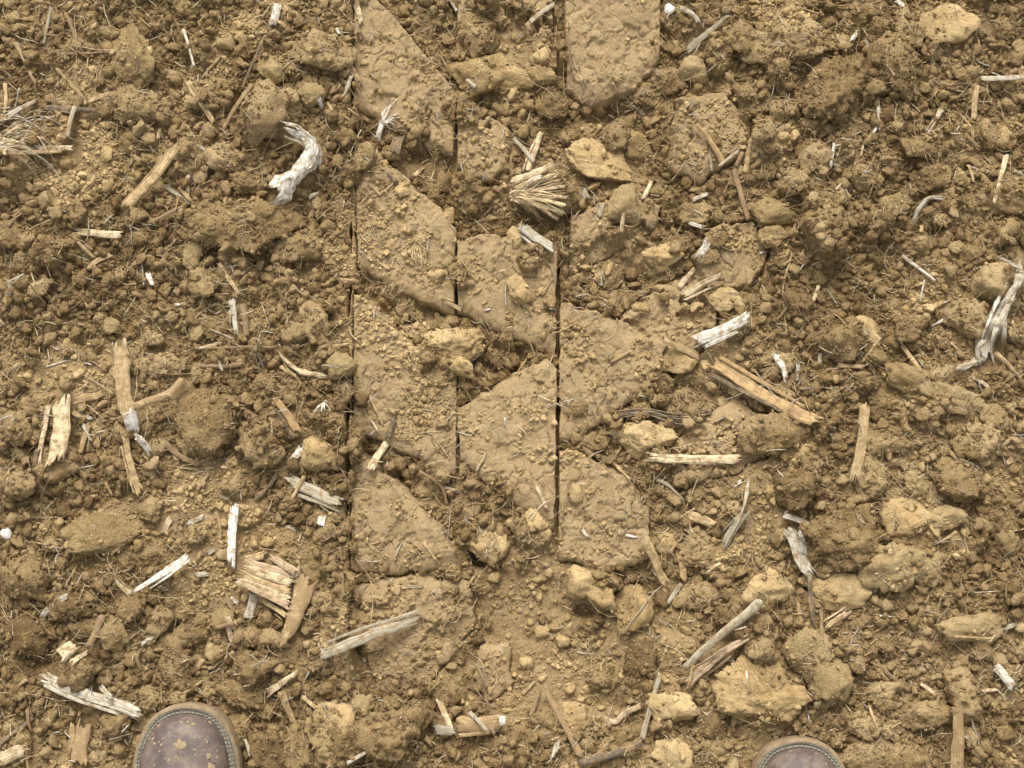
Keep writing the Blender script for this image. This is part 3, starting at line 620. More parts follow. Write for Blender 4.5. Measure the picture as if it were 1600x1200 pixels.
# colour kind width  x,y points...   (photo pixels)
ST = """grey t 6 79,10 69,71;brown t 7 101,20 125,75;tan t 7 25,69 59,133;tan l 9 86,105 118,140 137,162;tan f 9 137,160 175,147;brown f 6 94,86 165,79
tan t 7 8,128 9,180;dark l 16 57,168 110,174 160,172;grey t 8 118,165 105,216;silver t 5 288,50 297,75 309,111;tan t 5 344,81 310,116;tan f 10 298,132 337,199
tan f 8 401,145 344,202;tan t 4 401,145 435,167;dark t 5 418,57 378,138;white f 6 526,42 531,56;pale f 8 294,270 289,309;grey l 10 250,283 297,317
tan f 8 192,229 223,257;brown t 8 230,348 290,327;tan t 6 123,378 145,402;silver l 6 439,337 452,354;white f 9 500,154 503,169;tan t 5 510,160 524,179
grey l 12 479,311 503,300;pale f 7 249,199 248,220;tan f 8 538,81 550,105 562,128;grey l 9 550,118 537,155;white f 6 704,0 714,24;dark l 13 604,270 623,287
tan f 8 646,277 662,258;tan r 4 581,307 598,300 614,287;grey t 8 802,214 834,260;pale t 8 1019,278 1002,314;brown t 4 884,51 897,125;dark t 3 888,60 892,110;grey f 9 867,3 827,40
pale t 7 969,363 979,314;grey f 9 935,339 942,317;grey f 14 906,297 921,314;tan r 2 675,148 700,180 719,189;tan r 2 753,182 740,220 722,260;grey r 2 564,202 545,250 530,287
grey l 16 1060,7 1080,25 1094,47;white f 8 1398,0 1418,12;white l 11 1340,47 1330,66;grey l 7 1354,57 1370,91;pink f 6 1306,57 1322,84;white f 5 1372,76 1387,75
white f 6 1445,116 1456,105;silver l 8 1372,152 1374,206;white f 5 1370,197 1363,212;tan l 7 1499,175 1516,202 1521,233;grey l 8 1107,243 1111,273
silver f 8 1080,316 1109,299;brown t 6 1244,334 1237,381;tan t 7 1440,351 1438,366;tan f 5 1512,258 1519,287;white f 4 1188,393 1207,385;white r 3 1300,233 1308,227 1318,228
tan t 5 1441,20 1443,44;grey l 13 1583,262 1604,270;muddy f 14 111,628 165,616;white f 7 116,641 140,655;muddy f 10 135,658 118,709;silver l 8 130,662 145,692
brown t 5 304,543 429,545;brown t 9 300,574 381,570;tan f 8 341,408 376,462;brown t 12 378,473 385,527;silver l 6 221,402 226,449;white f 10 233,425 240,449
tan f 10 175,395 135,422;grey t 6 24,442 22,490;grey t 4 24,442 42,430;tan r 4 118,454 132,470 143,490;white f 15 472,695 459,722;brown t 10 260,692 285,712 314,726
tan l 6 257,727 300,732 338,731;orange f 7 363,738 386,733;tan t 6 476,743 452,783;dark l 14 435,736 420,760 395,783;silver l 5 68,574 108,562;dark l 13 68,700 57,745
orange t 5 165,753 175,776;tan t 5 309,766 326,739;silver f 5 321,484 339,473;white f 5 272,477 289,474;tan t 4 577,618 599,665;tan r 3 825,555 805,589;pale t 3 840,619 884,638
tan f 9 817,471 834,486;white f 4 756,485 767,482;grey f 10 937,422 940,449;grey t 6 690,760 719,768;brown t 6 655,738 690,758 697,790;tan t 4 847,462 864,435
pale t 2 682,689 704,719;tan f 9 1033,532 1094,562;grey l 8 1020,745 1045,760 1070,785;pale f 10 1062,450 1087,415;white f 7 1244,567 1247,597;tan r 4 1237,397 1225,439 1225,462 1230,520
silver t 6 1411,398 1462,439;tan t 7 1556,550 1600,590;silver l 6 1445,435 1438,473;white l 7 1478,479 1478,496 1455,510;tan t 8 1408,537 1438,581;tan f 8 1306,570 1350,576
tan t 4 1367,537 1347,567;tan t 7 1593,673 1563,702;pale f 8 1516,584 1549,609;white f 7 1143,760 1161,751;tan r 3 1381,733 1400,750 1418,770;grey l 7 1172,745 1158,800 1130,860
pink f 10 351,960 366,1011;pale f 8 357,962 373,998;pale f 12 270,808 250,839;silver f 10 319,805 290,822;silver f 12 116,927 64,964;brown t 12 160,960 139,1011
white f 7 246,989 219,1009;tan f 8 214,1018 219,1048;tan f 10 320,1028 304,1048;tan t 6 368,1018 324,1045;muddy t 12 442,1078 456,1132;silver l 8 135,815 98,842
white r 3 125,840 88,870 98,895;grey f 10 304,900 327,895;white f 14 506,803 500,825;grey f 8 322,866 338,857;dark t 8 0,1166 50,1120;grey f 10 152,1072 182,1090
brown t 8 827,1120 845,1080;brown l 10 750,1041 763,1116;silver t 7 581,1166 543,1193;silver l 13 874,1153 861,1190;white f 6 908,825 922,842;white t 5 975,837 997,839
silver t 8 1067,913 1040,944;tan t 4 662,847 682,879;tan r 2 741,900 692,981;tan r 2 555,870 580,913 582,980;grey f 7 636,917 662,915;grey t 3 901,1018 925,1023
silver f 11 1225,803 1276,824;dark l 14 1266,906 1268,950 1271,984;brown t 6 1283,950 1283,1005;tan f 6 1246,940 1254,984;pale t 7 1566,1075 1536,1082;pink f 7 1445,1068 1475,1095
brown t 7 1379,1045 1425,1082;tan f 18 1065,800 1122,820;orange f 14 1063,858 1068,912;pale f 11 1278,1092 1278,1112;tan t 4 1485,994 1550,996;brown r 3 1465,980 1505,1018 1543,1038
tan t 6 1492,829 1468,849;silver f 9 1377,915 1370,930;white r 3 1374,962 1398,964;silver l 6 1168,1028 1165,1070;brown r 4 854,1038 862,1082;brown t 8 1160,238 1150,262
white r 2 490,1040 478,1060 470,1085;white r 2 500,1005 512,1030 500,1055;tan r 2 540,100 565,140;pale r 3 1500,1148 1540,1180;tan t 5 1415,1125 1440,1138;tan f 7 20,1075 45,1060
brown t 5 745,1035 760,1075;tan f 7 1290,980 1320,962;grey f 9 1555,985 1590,975;tan r 2 690,900 720,870;pale t 3 625,1120 655,1100;grey r 2 1180,580 1225,640;tan f 6 1330,90 1350,110"""
BIG = [  # name, colour, kind, width, points, taper, label, number of extra splinters
 ('husk_leaf', 'white', 'l', 44, [(420, 325), (446, 298), (480, 262), (491, 238), (476, 217), (436, 207)], (1.1, .5), 'broad chalk-white curled husk with a grey tail on loose soil', 'tail'),
 ('straw_strip', 'tan', 'f', 15, [(283, 230), (240, 282), (196, 331)], (.8, 1.1), 'tan split straw with a forked lower end beside the crumbly mound', 1),
 ('straw_strip', 'pale', 'f', 12, [(111, 363), (196, 366)], (1, 1), 'clean-cut pale straw lying level below the forked tan straw', 0),
 ('straw', 'white', 't', 13, [(434, 7), (428, 44)], (1, 1), 'thick grey-white stalk piece above the dark crumbly clods', 0),
 ('straw_strip', 'pale', 'f', 10, [(554, 3), (560, 22), (565, 40)], (1, .8), 'pale straw at the top corner of the tyre print', 0),
 ('wood_chip', 'dark', 'f', 15, [(630, 209), (614, 250)], (.9, 1), 'dark rotted chip of stalk below the white root tuft', 1),
 ('straw', 'pale', 't', 10, [(847, 204), (836, 238), (824, 273)], (.9, 1), 'pale stem standing out of the frayed orange husk tuft', 1),
 ('straw', 'silver', 'f', 15, [(810, 351), (868, 400)], (1, .9), 'grey-white split stalk just below the frayed orange husk tuft', 1),
 ('straw_strip', 'grey', 'f', 11, [(1141, 29), (1105, 53), (1070, 78)], (.5, 1.2), 'grey-tan tapering husk strip beside a pale angular clod', 0),
 ('root_fibre', 'pale', 'r', 3, [(1526, 57), (1529, 71), (1519, 101), (1505, 135)], (1, .6), 'pale yellow wavy root dangling above a horizontal silver straw', 0),
 ('straw_strip', 'silver', 'f', 8, [(1531, 121), (1600, 123)], (1, 1), 'flat silver straw below the pale yellow wavy root', 0),
 ('straw', 'tan', 't', 9, [(1527, 133), (1524, 186)], (1, 1), 'brownish tan stem hanging down from the flat silver straw', 0),
 ('straw_strip', 'tan', 'f', 9, [(1176, 214), (1171, 240), (1165, 267)], (.6, 1), 'tan upright straw at the dark lower edge of a pressed block', 0),
 ('straw', 'orange', 't', 9, [(1085, 196), (1110, 225), (1133, 256)], (.7, 1), 'orange-tan broken stem lying on a pressed block', 0),
 ('root', 'brown', 't', 9, [(1148, 263), (1158, 305), (1168, 348)], (1, .8), 'thick brown root below the tan upright straw', 0),
 ('straw_strip', 'pale', 'f', 9, [(1573, 241), (1560, 285), (1546, 324)], (1, .6), 'long pale straw pointing at a large brown clod', 0),
 ('husk_leaf', 'silver', 'l', 14, [(1482, 312), (1451, 310), (1431, 334), (1426, 356)], (.7, 1), 'hooked silver-grey leaf curled over loose soil', 0),
 ('corn_stalk', 'pale', 'f', 27, [(99, 611), (96, 670), (92, 738)], (1.05, .95), 'wide flat straw slab with a split lower end and pinkish top', 1),
 ('corn_stalk', 'tan', 'f', 26, [(187, 530), (196, 575), (205, 632), (211, 668)], (1, .95), 'thick mud-caked stalk with a chalk-white lower half', 'white'),
 ('straw_strip', 'tan', 'f', 12, [(194, 675), (206, 722), (223, 774)], (.8, 1), 'tan slat pair lying below the chalk-white stalk end', 1),
 ('straw', 'muddy', 't', 13, [(223, 645), (250, 630), (272, 616), (291, 592)], (1, .9), 'muddy bent stem branching away from the chalk-white stalk', 0),
 ('husk_leaf', 'pale', 'l', 13, [(432, 547), (450, 567), (472, 581), (516, 589)], (.5, 1.2), 'curved pale leaf strip running up to a cream lump', 0),
 ('straw_strip', 'silver', 'f', 11, [(364, 462), (368, 527)], (1, .6), 'silver straw with a blackened edge beside a brown stick', 1),
 ('straw_strip', 'orange', 'f', 13, [(429, 618), (448, 650), (466, 680)], (.8, 1), 'orange-brown bark strip beside a ball of crumbly soil', 1),
 ('corn_stalk', 'grey', 'f', 19, [(440, 750), (490, 768), (540, 785)], (1, .9), 'grey-brown stalk pointing at the edge of the tyre print', 1),
 ('straw_strip', 'white', 'f', 14, [(373, 783), (366, 835), (359, 889)], (1, .9), 'straight bleached white straw above the wide wooden chunk', 0),
 ('straw', 'pale', 't', 12, [(606, 690), (594, 712), (581, 737)], (.85, 1.05), 'pale straw with a darkened upper end on the tyre print', 'dark'),
 ('corn_stalk', 'pale', 'f', 15, [(1003, 712), (1080, 716), (1160, 714)], (.9, 1), 'long straight pale stalk beside the cracked slab', 1),
 ('corn_stalk', 'orange', 'f', 21, [(1108, 560), (1190, 612), (1277, 668)], (.9, 1), 'longest thick orange-brown split stalk with darker splinters', 2),
 ('straw_strip', 'tan', 'f', 17, [(1352, 628), (1343, 690), (1328, 762)], (.95, .9), 'tan flat stalk with a frayed foot standing apart on loose soil', 0),
 ('straw_strip', 'white', 'f', 21, [(1074, 539), (1125, 523), (1171, 498)], (1, .75), 'chalk-white broken stalk above the longest orange-brown stalk', 1),
 ('straw_strip', 'pale', 'f', 13, [(1063, 463), (1128, 429)], (1, .6), 'pale splintered straw across the edge of a smooth pressed block', 1),
 ('straw_strip', 'white', 'f', 13, [(1087, 415), (1100, 380)], (1, .9), 'white stub of straw at the edge of a smooth pressed block', 0),
 ('straw_strip', 'white', 'f', 13, [(1209, 547), (1229, 600)], (1, .5), 'white tapering husk sliver above the longest orange-brown stalk', 0),
 ('husk_leaf', 'silver', 'l', 30, [(1597, 402), (1586, 439), (1560, 483), (1545, 515), (1538, 545), (1546, 572)], (.5, 1), 'long crumpled silver husk leaf with a torn end', 'torn'),
 ('straw_strip', 'white', 'f', 12, [(300, 867), (257, 898), (213, 928)], (1.2, .5), 'bent bleached husk strip with a folded grey tip', 'tip'),
 ('corn_stalk', 'muddy', 'f', 33, [(488, 885), (468, 945), (441, 1012)], (1.1, .5), 'broad muddy stalk with a pointed end leaning over the wooden chunk', 0),
 ('straw_strip', 'silver', 'f', 14, [(398, 918), (388, 973)], (1, 1), 'short silver slat lying on the wooden chunk', 0),
 ('husk_flake', 'pale', 'f', 24, [(100, 1032), (118, 1014), (132, 1000)], (1, .8), 'ragged cream flake of pith above the long grey-white stalk', 1),
 ('corn_stalk', 'silver', 'f', 19, [(64, 1053), (150, 1085), (230, 1120)], (1, .9), 'long grey-white stalk running under the toe of a boot', 1),
 ('husk_flake', 'pale', 'f', 24, [(-6, 1184), (52, 1172)], (1, .7), 'cream flake of pith with a jagged end near a muddy standing stalk', 0),
 ('corn_stalk', 'muddy', 'f', 27, [(136, 1119), (128, 1165), (122, 1208)], (.9, 1), 'muddy upright stalk beside the outer side of a boot', 1),
 ('straw_strip', 'pale', 'f', 12, [(469, 1046), (440, 1068), (412, 1088)], (.5, 1.1), 'pale pointed husk sliver above the toe of a boot', 0),
 ('corn_stalk', 'grey', 'f', 17, [(662, 960), (590, 985), (502, 1022)], (.8, 1), 'long weathered stalk lying across the lower tyre print', 1),
 ('straw_strip', 'pale', 'f', 10, [(684, 1090), (707, 1143)], (.8, 1), 'pale slat leaning against the short thick stalk stub', 0),
 ('corn_stalk', 'muddy', 't', 27, [(712, 1135), (750, 1131), (786, 1129)], (1, 1), 'short thick stalk stub with a white broken end', 'pith'),
 ('straw', 'brown', 't', 10, [(854, 1078), (880, 1130), (905, 1181)], (.8, 1.1), 'long thin brown stem below the centre of the print', 0),
 ('straw', 'grey', 't', 9, [(1030, 1050), (1018, 1100), (1003, 1156)], (.8, 1), 'grey stem meeting a dark twig at a sharp corner', 0),
 ('twig', 'dark', 't', 12, [(1003, 1156), (955, 1176), (903, 1194)], (.9, 1), 'dark bark twig meeting the grey stem at a sharp corner', 0),
 ('husk_leaf', 'pink', 'f', 9, [(1006, 1100), (975, 1116), (962, 1129), (942, 1122)], (1, .9), 'hooked cream-pink husk beside the grey stem', 0),
 ('straw', 'tan', 'f', 15, [(997, 832), (1022, 876), (1047, 920)], (1, .8), 'tan stem with a white side shoot beside a pressed block', 0),
 ('corn_stalk', 'silver', 'f', 19, [(1222, 822), (1246, 862), (1269, 902)], (.8, 1.1), 'forked grey-white stalk beside the largest brown clod', 'fork'),
 ('corn_stalk', 'grey', 'f', 15, [(1165, 795), (1148, 825), (1128, 860)], (1, .8), 'grey-brown stalk standing over a dark hollow', 1),
 ('straw', 'grey', 't', 14, [(1178, 935), (1121, 994), (1067, 1045)], (1, .7), 'long grey-tan stem lying beside a frayed pinkish one', 0),
 ('straw_strip', 'pink', 'f', 13, [(1168, 994), (1121, 1025), (1067, 1074)], (.8, 1.1), 'frayed pinkish strip with split ends beside a long grey-tan stem', 2),
 ('straw_strip', 'pink', 'f', 11, [(1330, 950), (1286, 984)], (1, .6), 'frayed white-and-pink straw under a smooth slab', 1),
 ('straw', 'white', 't', 14, [(1549, 1040), (1581, 1074)], (.9, 1), 'bright white short stalk piece touching a thin yellow stem', 0),
 ('corn_stalk', 'muddy', 't', 21, [(1478, 1100), (1492, 1125), (1495, 1206)], (.7, 1), 'mud-coated upright stalk on loose soil away from both boots', 0),
]
def strip_thing(i, name, mat, kind, w, pts, taper=(1, 1), label=None, extra=0, group=None, cat=None):
    o, loc = strip(name, pts, w, mat, kind, taper, seed=i, ragged=0.3 if kind == 't' else 0.9 if w > 9 else 0.5)
    tag(o, label, cat or NOUN[kind][2], group)
    r = random.Random(i)
    def kid(nm, mat2, pts2, w2, kind2='f', tp=(1, .7), **kw):
        strip(nm, pts2, w2, mat2, kind2, tp, seed=i * 7 + 3 + int(pts2[0][0]), parent=o, loc=loc, mark=kw.pop('mark', True), ragged=1.1, **kw)
    if isinstance(extra, int):
        for k in range(extra):
            sg = 1 if k % 2 == 0 else -1
            dx, dy = pts[-1][0] - pts[0][0], pts[-1][1] - pts[0][1]; L = math.hypot(dx, dy); nx, ny = -dy / L, dx / L
            q0, q1 = r.uniform(0, .3), r.uniform(.65, 1.05); f = w * 0.62 * sg
            a = (pts[0][0] + dx * q0 + nx * f, pts[0][1] + dy * q0 + ny * f); b = (pts[0][0] + dx * q1 + nx * f * r.uniform(.9, 1.6), pts[0][1] + dy * q1 + ny * f * r.uniform(.9, 1.6))
            kid('splinter', 'dark' if mat in ('orange', 'dark') and k == 0 else mat, [a, b], max(3, w * 0.34))
    elif extra == 'tail':
        kid('tail', 'silver', [(488, 262), (498, 240), (482, 214), (446, 203)], 9, 'f', (1, .7)); kid('splinter', 'grey', [(476, 252), (482, 236), (470, 222), (444, 214)], 6, 'f'); kid('splinter', 'white', [(428, 300), (448, 282), (464, 266)], 8, 'f')
    elif extra == 'white':
        kid('pith', 'chalk', [(205, 636), (209, 660), (213, 682)], 23, 'f', (1, .85), lift=.004); kid('pith', 'chalk', [(213, 674), (222, 692), (231, 714)], 12, 'f', (1, .7), lift=.003); kid('splinter', 'tan', [(193, 525), (200, 560)], 6)
    elif extra == 'dark': kid('dark_end', 'dark', [(620, 648), (612, 670), (605, 692)], 11, 't', (.6, 1))
    elif extra == 'torn':
        kid('torn_end', 'grey', [(1540, 552), (1515, 570), (1484, 582)], 16, 'l', (1.2, .7)); kid('torn_end', 'silver', [(1570, 470), (1562, 510), (1566, 545)], 16, 'l', (1, .5)); kid('torn_end', 'grey', [(1592, 430), (1570, 410), (1556, 398)], 10, 'l'); kid('torn_end', 'silver', [(1590, 450), (1566, 492), (1552, 530), (1560, 566)], 12, 'l', (1, .6)); kid('torn_end', 'white', [(1576, 440), (1550, 490), (1536, 530)], 9, 'l', (1, .6)); kid('torn_end', 'silver', [(1536, 530), (1524, 548), (1530, 575)], 10, 'l')
    elif extra == 'tip': kid('tip', 'grey', [(213, 928), (195, 918), (177, 902)], 8, 'f', (1, .6)); kid('splinter', 'white', [(298, 872), (262, 900), (230, 922)], 4)
    elif extra == 'pith': kid('pith', 'white', [(776, 1127), (794, 1127)], 17, 't', (1, .8)); kid('splinter', 'grey', [(672, 1140), (716, 1138)], 15, 'f', (.9, 1)); kid('splinter', 'tan', [(715, 1146), (770, 1143)], 6)
    elif extra == 'fork': kid('prong', 'silver', [(1246, 826), (1254, 850), (1258, 874)], 11, 'f', (.8, 1)); kid('splinter', 'grey', [(1262, 890), (1268, 925)], 8)
    return o
n_st = 0
for i, b in enumerate(BIG):
    cat = {'husk_leaf': 'husk', 'root_fibre': 'root', 'root': 'root', 'corn_stalk': 'stalk', 'straw': 'straw', 'straw_strip': 'straw', 'wood_chip': 'wood chip', 'husk_flake': 'husk', 'twig': 'twig'}[b[0]]
    strip_thing(i, b[0], b[1], b[2], b[3], b[4], b[5], b[6], b[7], cat=cat)
for i, row in enumerate(ST.replace('\n', ';').split(';')):
    q = row.split(); mat, kind, w = q[0], q[1], float(q[2]) * 0.9; pts = [tuple(float(c) for c in p.split(',')) for p in q[3:]]
    L = math.dist(pts[0], pts[-1]); u, v = pts[0]; on = 'on the tyre print' if (548 < u < 1045 and v < 1090) else 'on the loose soil'
    lab = f'{size_word(L)} {COLWORD[mat]} {NOUN[kind][1]} lying {on}'
    strip_thing(100 + i, NOUN[kind][0], mat, kind, w, pts, (1, .85) if kind != 'r' else (1, .6), lab, 0, group=f'{size_word(L)} {COLWORD[mat]} {NOUN[kind][1]}s {on}')
    n_st += 1
# more little straw pieces strewn over the loose soil
rf = np.random.default_rng(202)
for i in range(75):
    while True:
        u, v = rf.uniform(0, 1600), rf.uniform(0, 1200)
        inside = 545 < u < 1050 and v < 1080
        if (not inside or rf.random() < 0.25) and occ(*at(u, v)) == 0: break
    L = rf.uniform(16, 44); a = rf.uniform(0, 6.28); mat = rf.choice(['tan', 'pale', 'grey', 'brown', 'silver', 'white', 'muddy'], p=[.3, .18, .16, .14, .06, .06, .10]); kind = rf.choice(['f', 't', 'l'], p=[.5, .3, .2])
    pts = [(u, v), (u + L * math.cos(a), v + L * math.sin(a))]; on = 'on the tyre print' if inside else 'on the loose soil'
    strip_thing(400 + i, NOUN[kind][0], str(mat), str(kind), rf.uniform(3.5, 7.5), pts, (1, .8), f'{size_word(L)} {COLWORD[mat]} {NOUN[kind][1]} lying {on}', 0, group=f'{size_word(L)} {COLWORD[mat]} {NOUN[kind][1]}s {on}')

def tuft(name, label, cat, base_uv, items, seed):
    """an Empty at the root of a bundle, its strands the parts"""
    r = random.Random(seed); x, y = at(*base_uv); z = float(topz(x, y))
    e = bpy.data.objects.new(name, None); COL.objects.link(e); e.location = (x, y, z); e.empty_display_size = 0.01; tag(e, label, cat)
    for (nm, mat, kind, w, pts, tp, lift) in items:
        strip(nm, pts, w, mat, kind, tp, seed=r.randrange(9999), parent=e, loc=(x, y, z), lift=lift, mark=w > 5)
# frayed orange husk tuft
r = random.Random(4); it = []
for k in range(16):
    a = math.radians(r.uniform(-30, 34)); L = r.uniform(60, 100); x0, y0 = 796 + r.uniform(-6, 22), 300 + r.uniform(-8, 14)
    x1, y1 = x0 + L * math.cos(a) * .9, y0 + L * math.sin(a); x1 = min(x1, 889)
    it.append(('fibre', r.choice(['gold', 'gold', 'pale']), 'r', r.uniform(1.5, 2.6), [(x0, y0), ((x0 + x1) / 2, (y0 + y1) / 2 + r.uniform(-2, 2)), (x1, y1 + r.uniform(-3, 4))], (1, .5), r.uniform(.001, .012)))
for (p0, p1, w, m) in [((797, 292), (864, 264), 14, 'pale'), ((800, 296), (872, 279), 8, 'pale'), ((803, 299), (884, 298), 7, 'gold'), ((806, 304), (888, 312), 8, 'pale'), ((803, 308), (884, 326), 7, 'gold'), ((803, 314), (881, 338), 9, 'pale'),
                       ((800, 318), (873, 349), 8, 'pale'), ((798, 316), (850, 342), 6, 'tan'), ((790, 300), (800, 285), 12, 'brown'), ((786, 300), (768, 290), 9, 'brown'), ((812, 296), (850, 280), 8, 'chalk')]:
    it.append(('blade', m, 'f', w, [p0, ((p0[0] + p1[0]) / 2, (p0[1] + p1[1]) / 2 + r.uniform(-2, 2)), p1], (1, .7), 0.004))
for k in range(18):
    a = math.radians(r.uniform(-28, 34)); L = r.uniform(50, 98); x0, y0 = 800 + r.uniform(-6, 16), 302 + r.uniform(-8, 12)
    x1, y1 = min(x0 + L * math.cos(a) * .9, 890), y0 + L * math.sin(a)
    it.append(('fibre', r.choice(['gold', 'pale', 'orange']), 'r', r.uniform(1.3, 2.2), [(x0, y0), ((x0 + x1) / 2 + r.uniform(-5, 5), (y0 + y1) / 2 + r.uniform(-4, 4)), (x1, y1 + r.uniform(-6, 6))], (1, .5), r.uniform(.0, .003)))
tuft('husk_tuft', 'frayed orange-tan husk tuft fanning out like a brush on the tyre print', 'husk', (792, 300), it, 1)
it = []
for (p, w, m, k) in [([(-5, 200), (30, 178), (61, 158)], 11, 'silver', 'f'), ([(2, 212), (25, 202), (52, 196)], 22, 'pale', 'l'), ([(-4, 226), (60, 236), (121, 232)], 13, 'pale', 'f'), ([(-4, 238), (40, 244), (100, 238)], 9, 'tan', 'f'), ([(0, 192), (18, 184)], 14, 'tan', 'f'), ([(10, 230), (16, 250)], 8, 'pale', 'f')]:
    it.append(('blade', m, k, w, p, (1, .6), .003))
for k in range(34):
    x0, y0 = r.uniform(-5, 40), r.uniform(180, 240); a = math.radians(r.uniform(-50, 25)); L = r.uniform(35, 85)
    it.append(('fibre', r.choice(['pale', 'tan', 'silver', 'grey']), 'r', r.uniform(1.2, 2.4), [(x0, y0), (x0 + L * .5 * math.cos(a), y0 + L * .5 * math.sin(a)), (x0 + L * math.cos(a + .3), y0 + L * math.sin(a + .3))], (1, .5), r.uniform(.002, .008)))
tuft('husk_tuft', 'shredded pale husk bundle spreading in loose strands on soil', 'husk', (20, 212), it, 2)
it = [('stem', 'white', 't', 9, [(592, 224), (595, 208), (599, 194)], (1, .9), .003)]
for (x1, y1) in [(621, 154), (612, 160), (606, 165), (624, 178), (622, 192), (618, 199), (607, 203), (627, 184), (601, 172), (597, 180)]:
    it.append(('rootlet', 'white', 'r', 2.6, [(599, 195), ((599 + x1) / 2 + r.uniform(-3, 3), (195 + y1) / 2 - 3), (x1, y1)], (1.2, .4), .005))
tuft('root_tuft', 'small white stem with a claw of branching rootlets on the tyre print', 'root', (594, 215), it, 3)
it = []
for (x1, y1) in [(490, 649), (496, 644), (503, 650), (510, 646), (514, 640), (516, 632)]:
    it.append(('rootlet', 'white', 'r', 2.8, [(507, 630), ((507 + x1) / 2, (630 + y1) / 2 - 2), (x1, y1)], (1.1, .5), .005))
tuft('root_tuft', 'tiny white claw of rootlets beside a ball of crumbly soil', 'root', (507, 630), it, 4)
it = []
for k in range(16):
    y0 = 650 + r.uniform(-8, 6)
    it.append(('fibre', r.choice(['dark', 'dark', 'grey', 'brown']), 'r', r.uniform(1.4, 2.6), [(960 + r.uniform(-4, 40), y0), (1010 + r.uniform(-8, 8), y0 - 4 + r.uniform(-3, 3)), (1070, y0 + 6 + r.uniform(-4, 4)), (1108 + r.uniform(-14, 6), y0 - 4 + r.uniform(-4, 4))], (1, .6), r.uniform(.001, .005)))
tuft('fibre_bundle', 'bundle of blackened hair-like fibres beside the cracked slab', 'fibres', (1000, 650), it, 5)
it = []
for k in range(12):
    it.append(('fibre', r.choice(['tan', 'pale', 'grey']), 'r', r.uniform(1.6, 3), [(1474 + r.uniform(-5, 5), 163 + r.uniform(-3, 5)), (1462 + r.uniform(-4, 4), 186), (1448 + r.uniform(-6, 6), 208 + r.uniform(-4, 4))], (1, .6), r.uniform(.001, .004)))
tuft('fibre_bundle', 'short sheaf of loose tan fibres on the loose soil', 'fibres', (1460, 186), it, 6)
it = []
for k in range(16):
    a = r.uniform(0, 6.28); L = r.uniform(8, 24)
    it.append(('fibre', r.choice(['dark', 'grey', 'dark']), 'r', r.uniform(1.4, 2.6), [(402, 552), (402 + L * .5 * math.cos(a), 552 + L * .7 * math.sin(a)), (402 + L * .8 * math.cos(a), 552 + L * 1.5 * math.sin(a))], (1, .5), r.uniform(.002, .006)))
tuft('fibre_bundle', 'dark grey matted tuft of fibres across two brown stems', 'fibres', (402, 552), it, 7)
it = []
for k in range(14):
    u0 = r.uniform(640, 665); it.append(('fibre', r.choice(['tan', 'pale']), 'r', r.uniform(1.2, 2.4), [(u0, 392 + r.uniform(-6, 6)), (u0 + r.uniform(-6, 10), 405), (u0 + r.uniform(-4, 22), 418 + r.uniform(-6, 6))], (1, .5), r.uniform(.001, .004)))
tuft('fibre_bundle', 'small tan tangle of fibres on a tyre print block', 'fibres', (655, 405), it, 8)
# the flat wooden chunk of stalk made of parallel slats
e = bpy.data.objects.new('stalk_chunk', None); COL.objects.link(e); x, y = at(415, 905); z = float(topz(x, y)); e.location = (x, y, z); e.empty_display_size = .01
tag(e, 'wide chunk of stalk made of parallel tan and pink slats', 'stalk')
for k, (a, b, w, m) in enumerate([((372, 876), (420, 866), 14, 'muddy'), ((376, 880), (470, 898), 14, 'pink'), ((374, 888), (466, 914), 15, 'pale'), ((372, 896), (462, 928), 14, 'tan'), ((371, 904), (458, 942), 12, 'pale'), ((384, 914), (454, 952), 10, 'pink'), ((398, 928), (452, 966), 8, 'tan'), ((420, 866), (470, 898), 12, 'pink')]):
    strip('slat', [a, b], w, m, 'f', (1, .95), seed=700 + k, parent=e, loc=(x, y, z), ragged=1.0)
# white pebbles
for u, v, s, lab in [(11, 834, 15, 'bright white pebble on the loose soil near an ochre stone'), (1046, 16, 17, 'white pebble lodged in a clod above the tyre print')]:
    z0 = float(gz(*at(u, v))); x, y = at(u, v, z0)
    mw, nt, b = new_mat('white_pebble'); b.inputs['Roughness'].default_value = .7
    nt.links.new(ramp(nt, noise_node(nt, N(nt, 'ShaderNodeTexCoord').outputs['Object'], 3, 4), [(.35, (.55, .48, .38)), (.5, (.82, .79, .72))]), b.inputs['Base Color'])
    o = link('pebble', clod_mesh('pebble', int(u), 3, mw, .8, .07)); o.scale = (s * PX * .6, s * PX * .55, s * PX * .4); o.location = (x, y, z0 + s * PX * .15); tag(o, lab, 'pebble'); occupy(x, y, s * PX * .5)

# ------------------------------------------------------------------ boots
def leather():
    m, nt, b = new_mat('boot_leather'); tc = N(nt, 'ShaderNodeTexCoord'); v = tc.outputs['Object']
    c = ramp(nt, noise_node(nt, v, 22, 5, .65), [(.32, (.080, .056, .050)), (.52, (.118, .084, .074)), (.72, (.18, .136, .118))])
    dust = noise_node(nt, v, 55, 5, .7)
    c = mixc(nt, ramp(nt, dust, [(.44, (0, 0, 0)), (.66, (.62, .62, .62))]), c, (.27, .205, .145))
    nt.links.new(c, b.inputs['Base Color']); b.inputs['Roughness'].default_value = .55; b.inputs['Specular IOR Level'].default_value = .35
    vo = N(nt, 'ShaderNodeTexVoronoi'); vo.inputs['Scale'].default_value = 420; nt.links.new(v, vo.inputs['Vector'])
    n1 = bump(nt, vo.outputs['Distance'], .25, .0006)
    nt.links.new(bump(nt, noise_node(nt, v, 90, 4), .4, .0016, n1), b.inputs['Normal'])
    return m
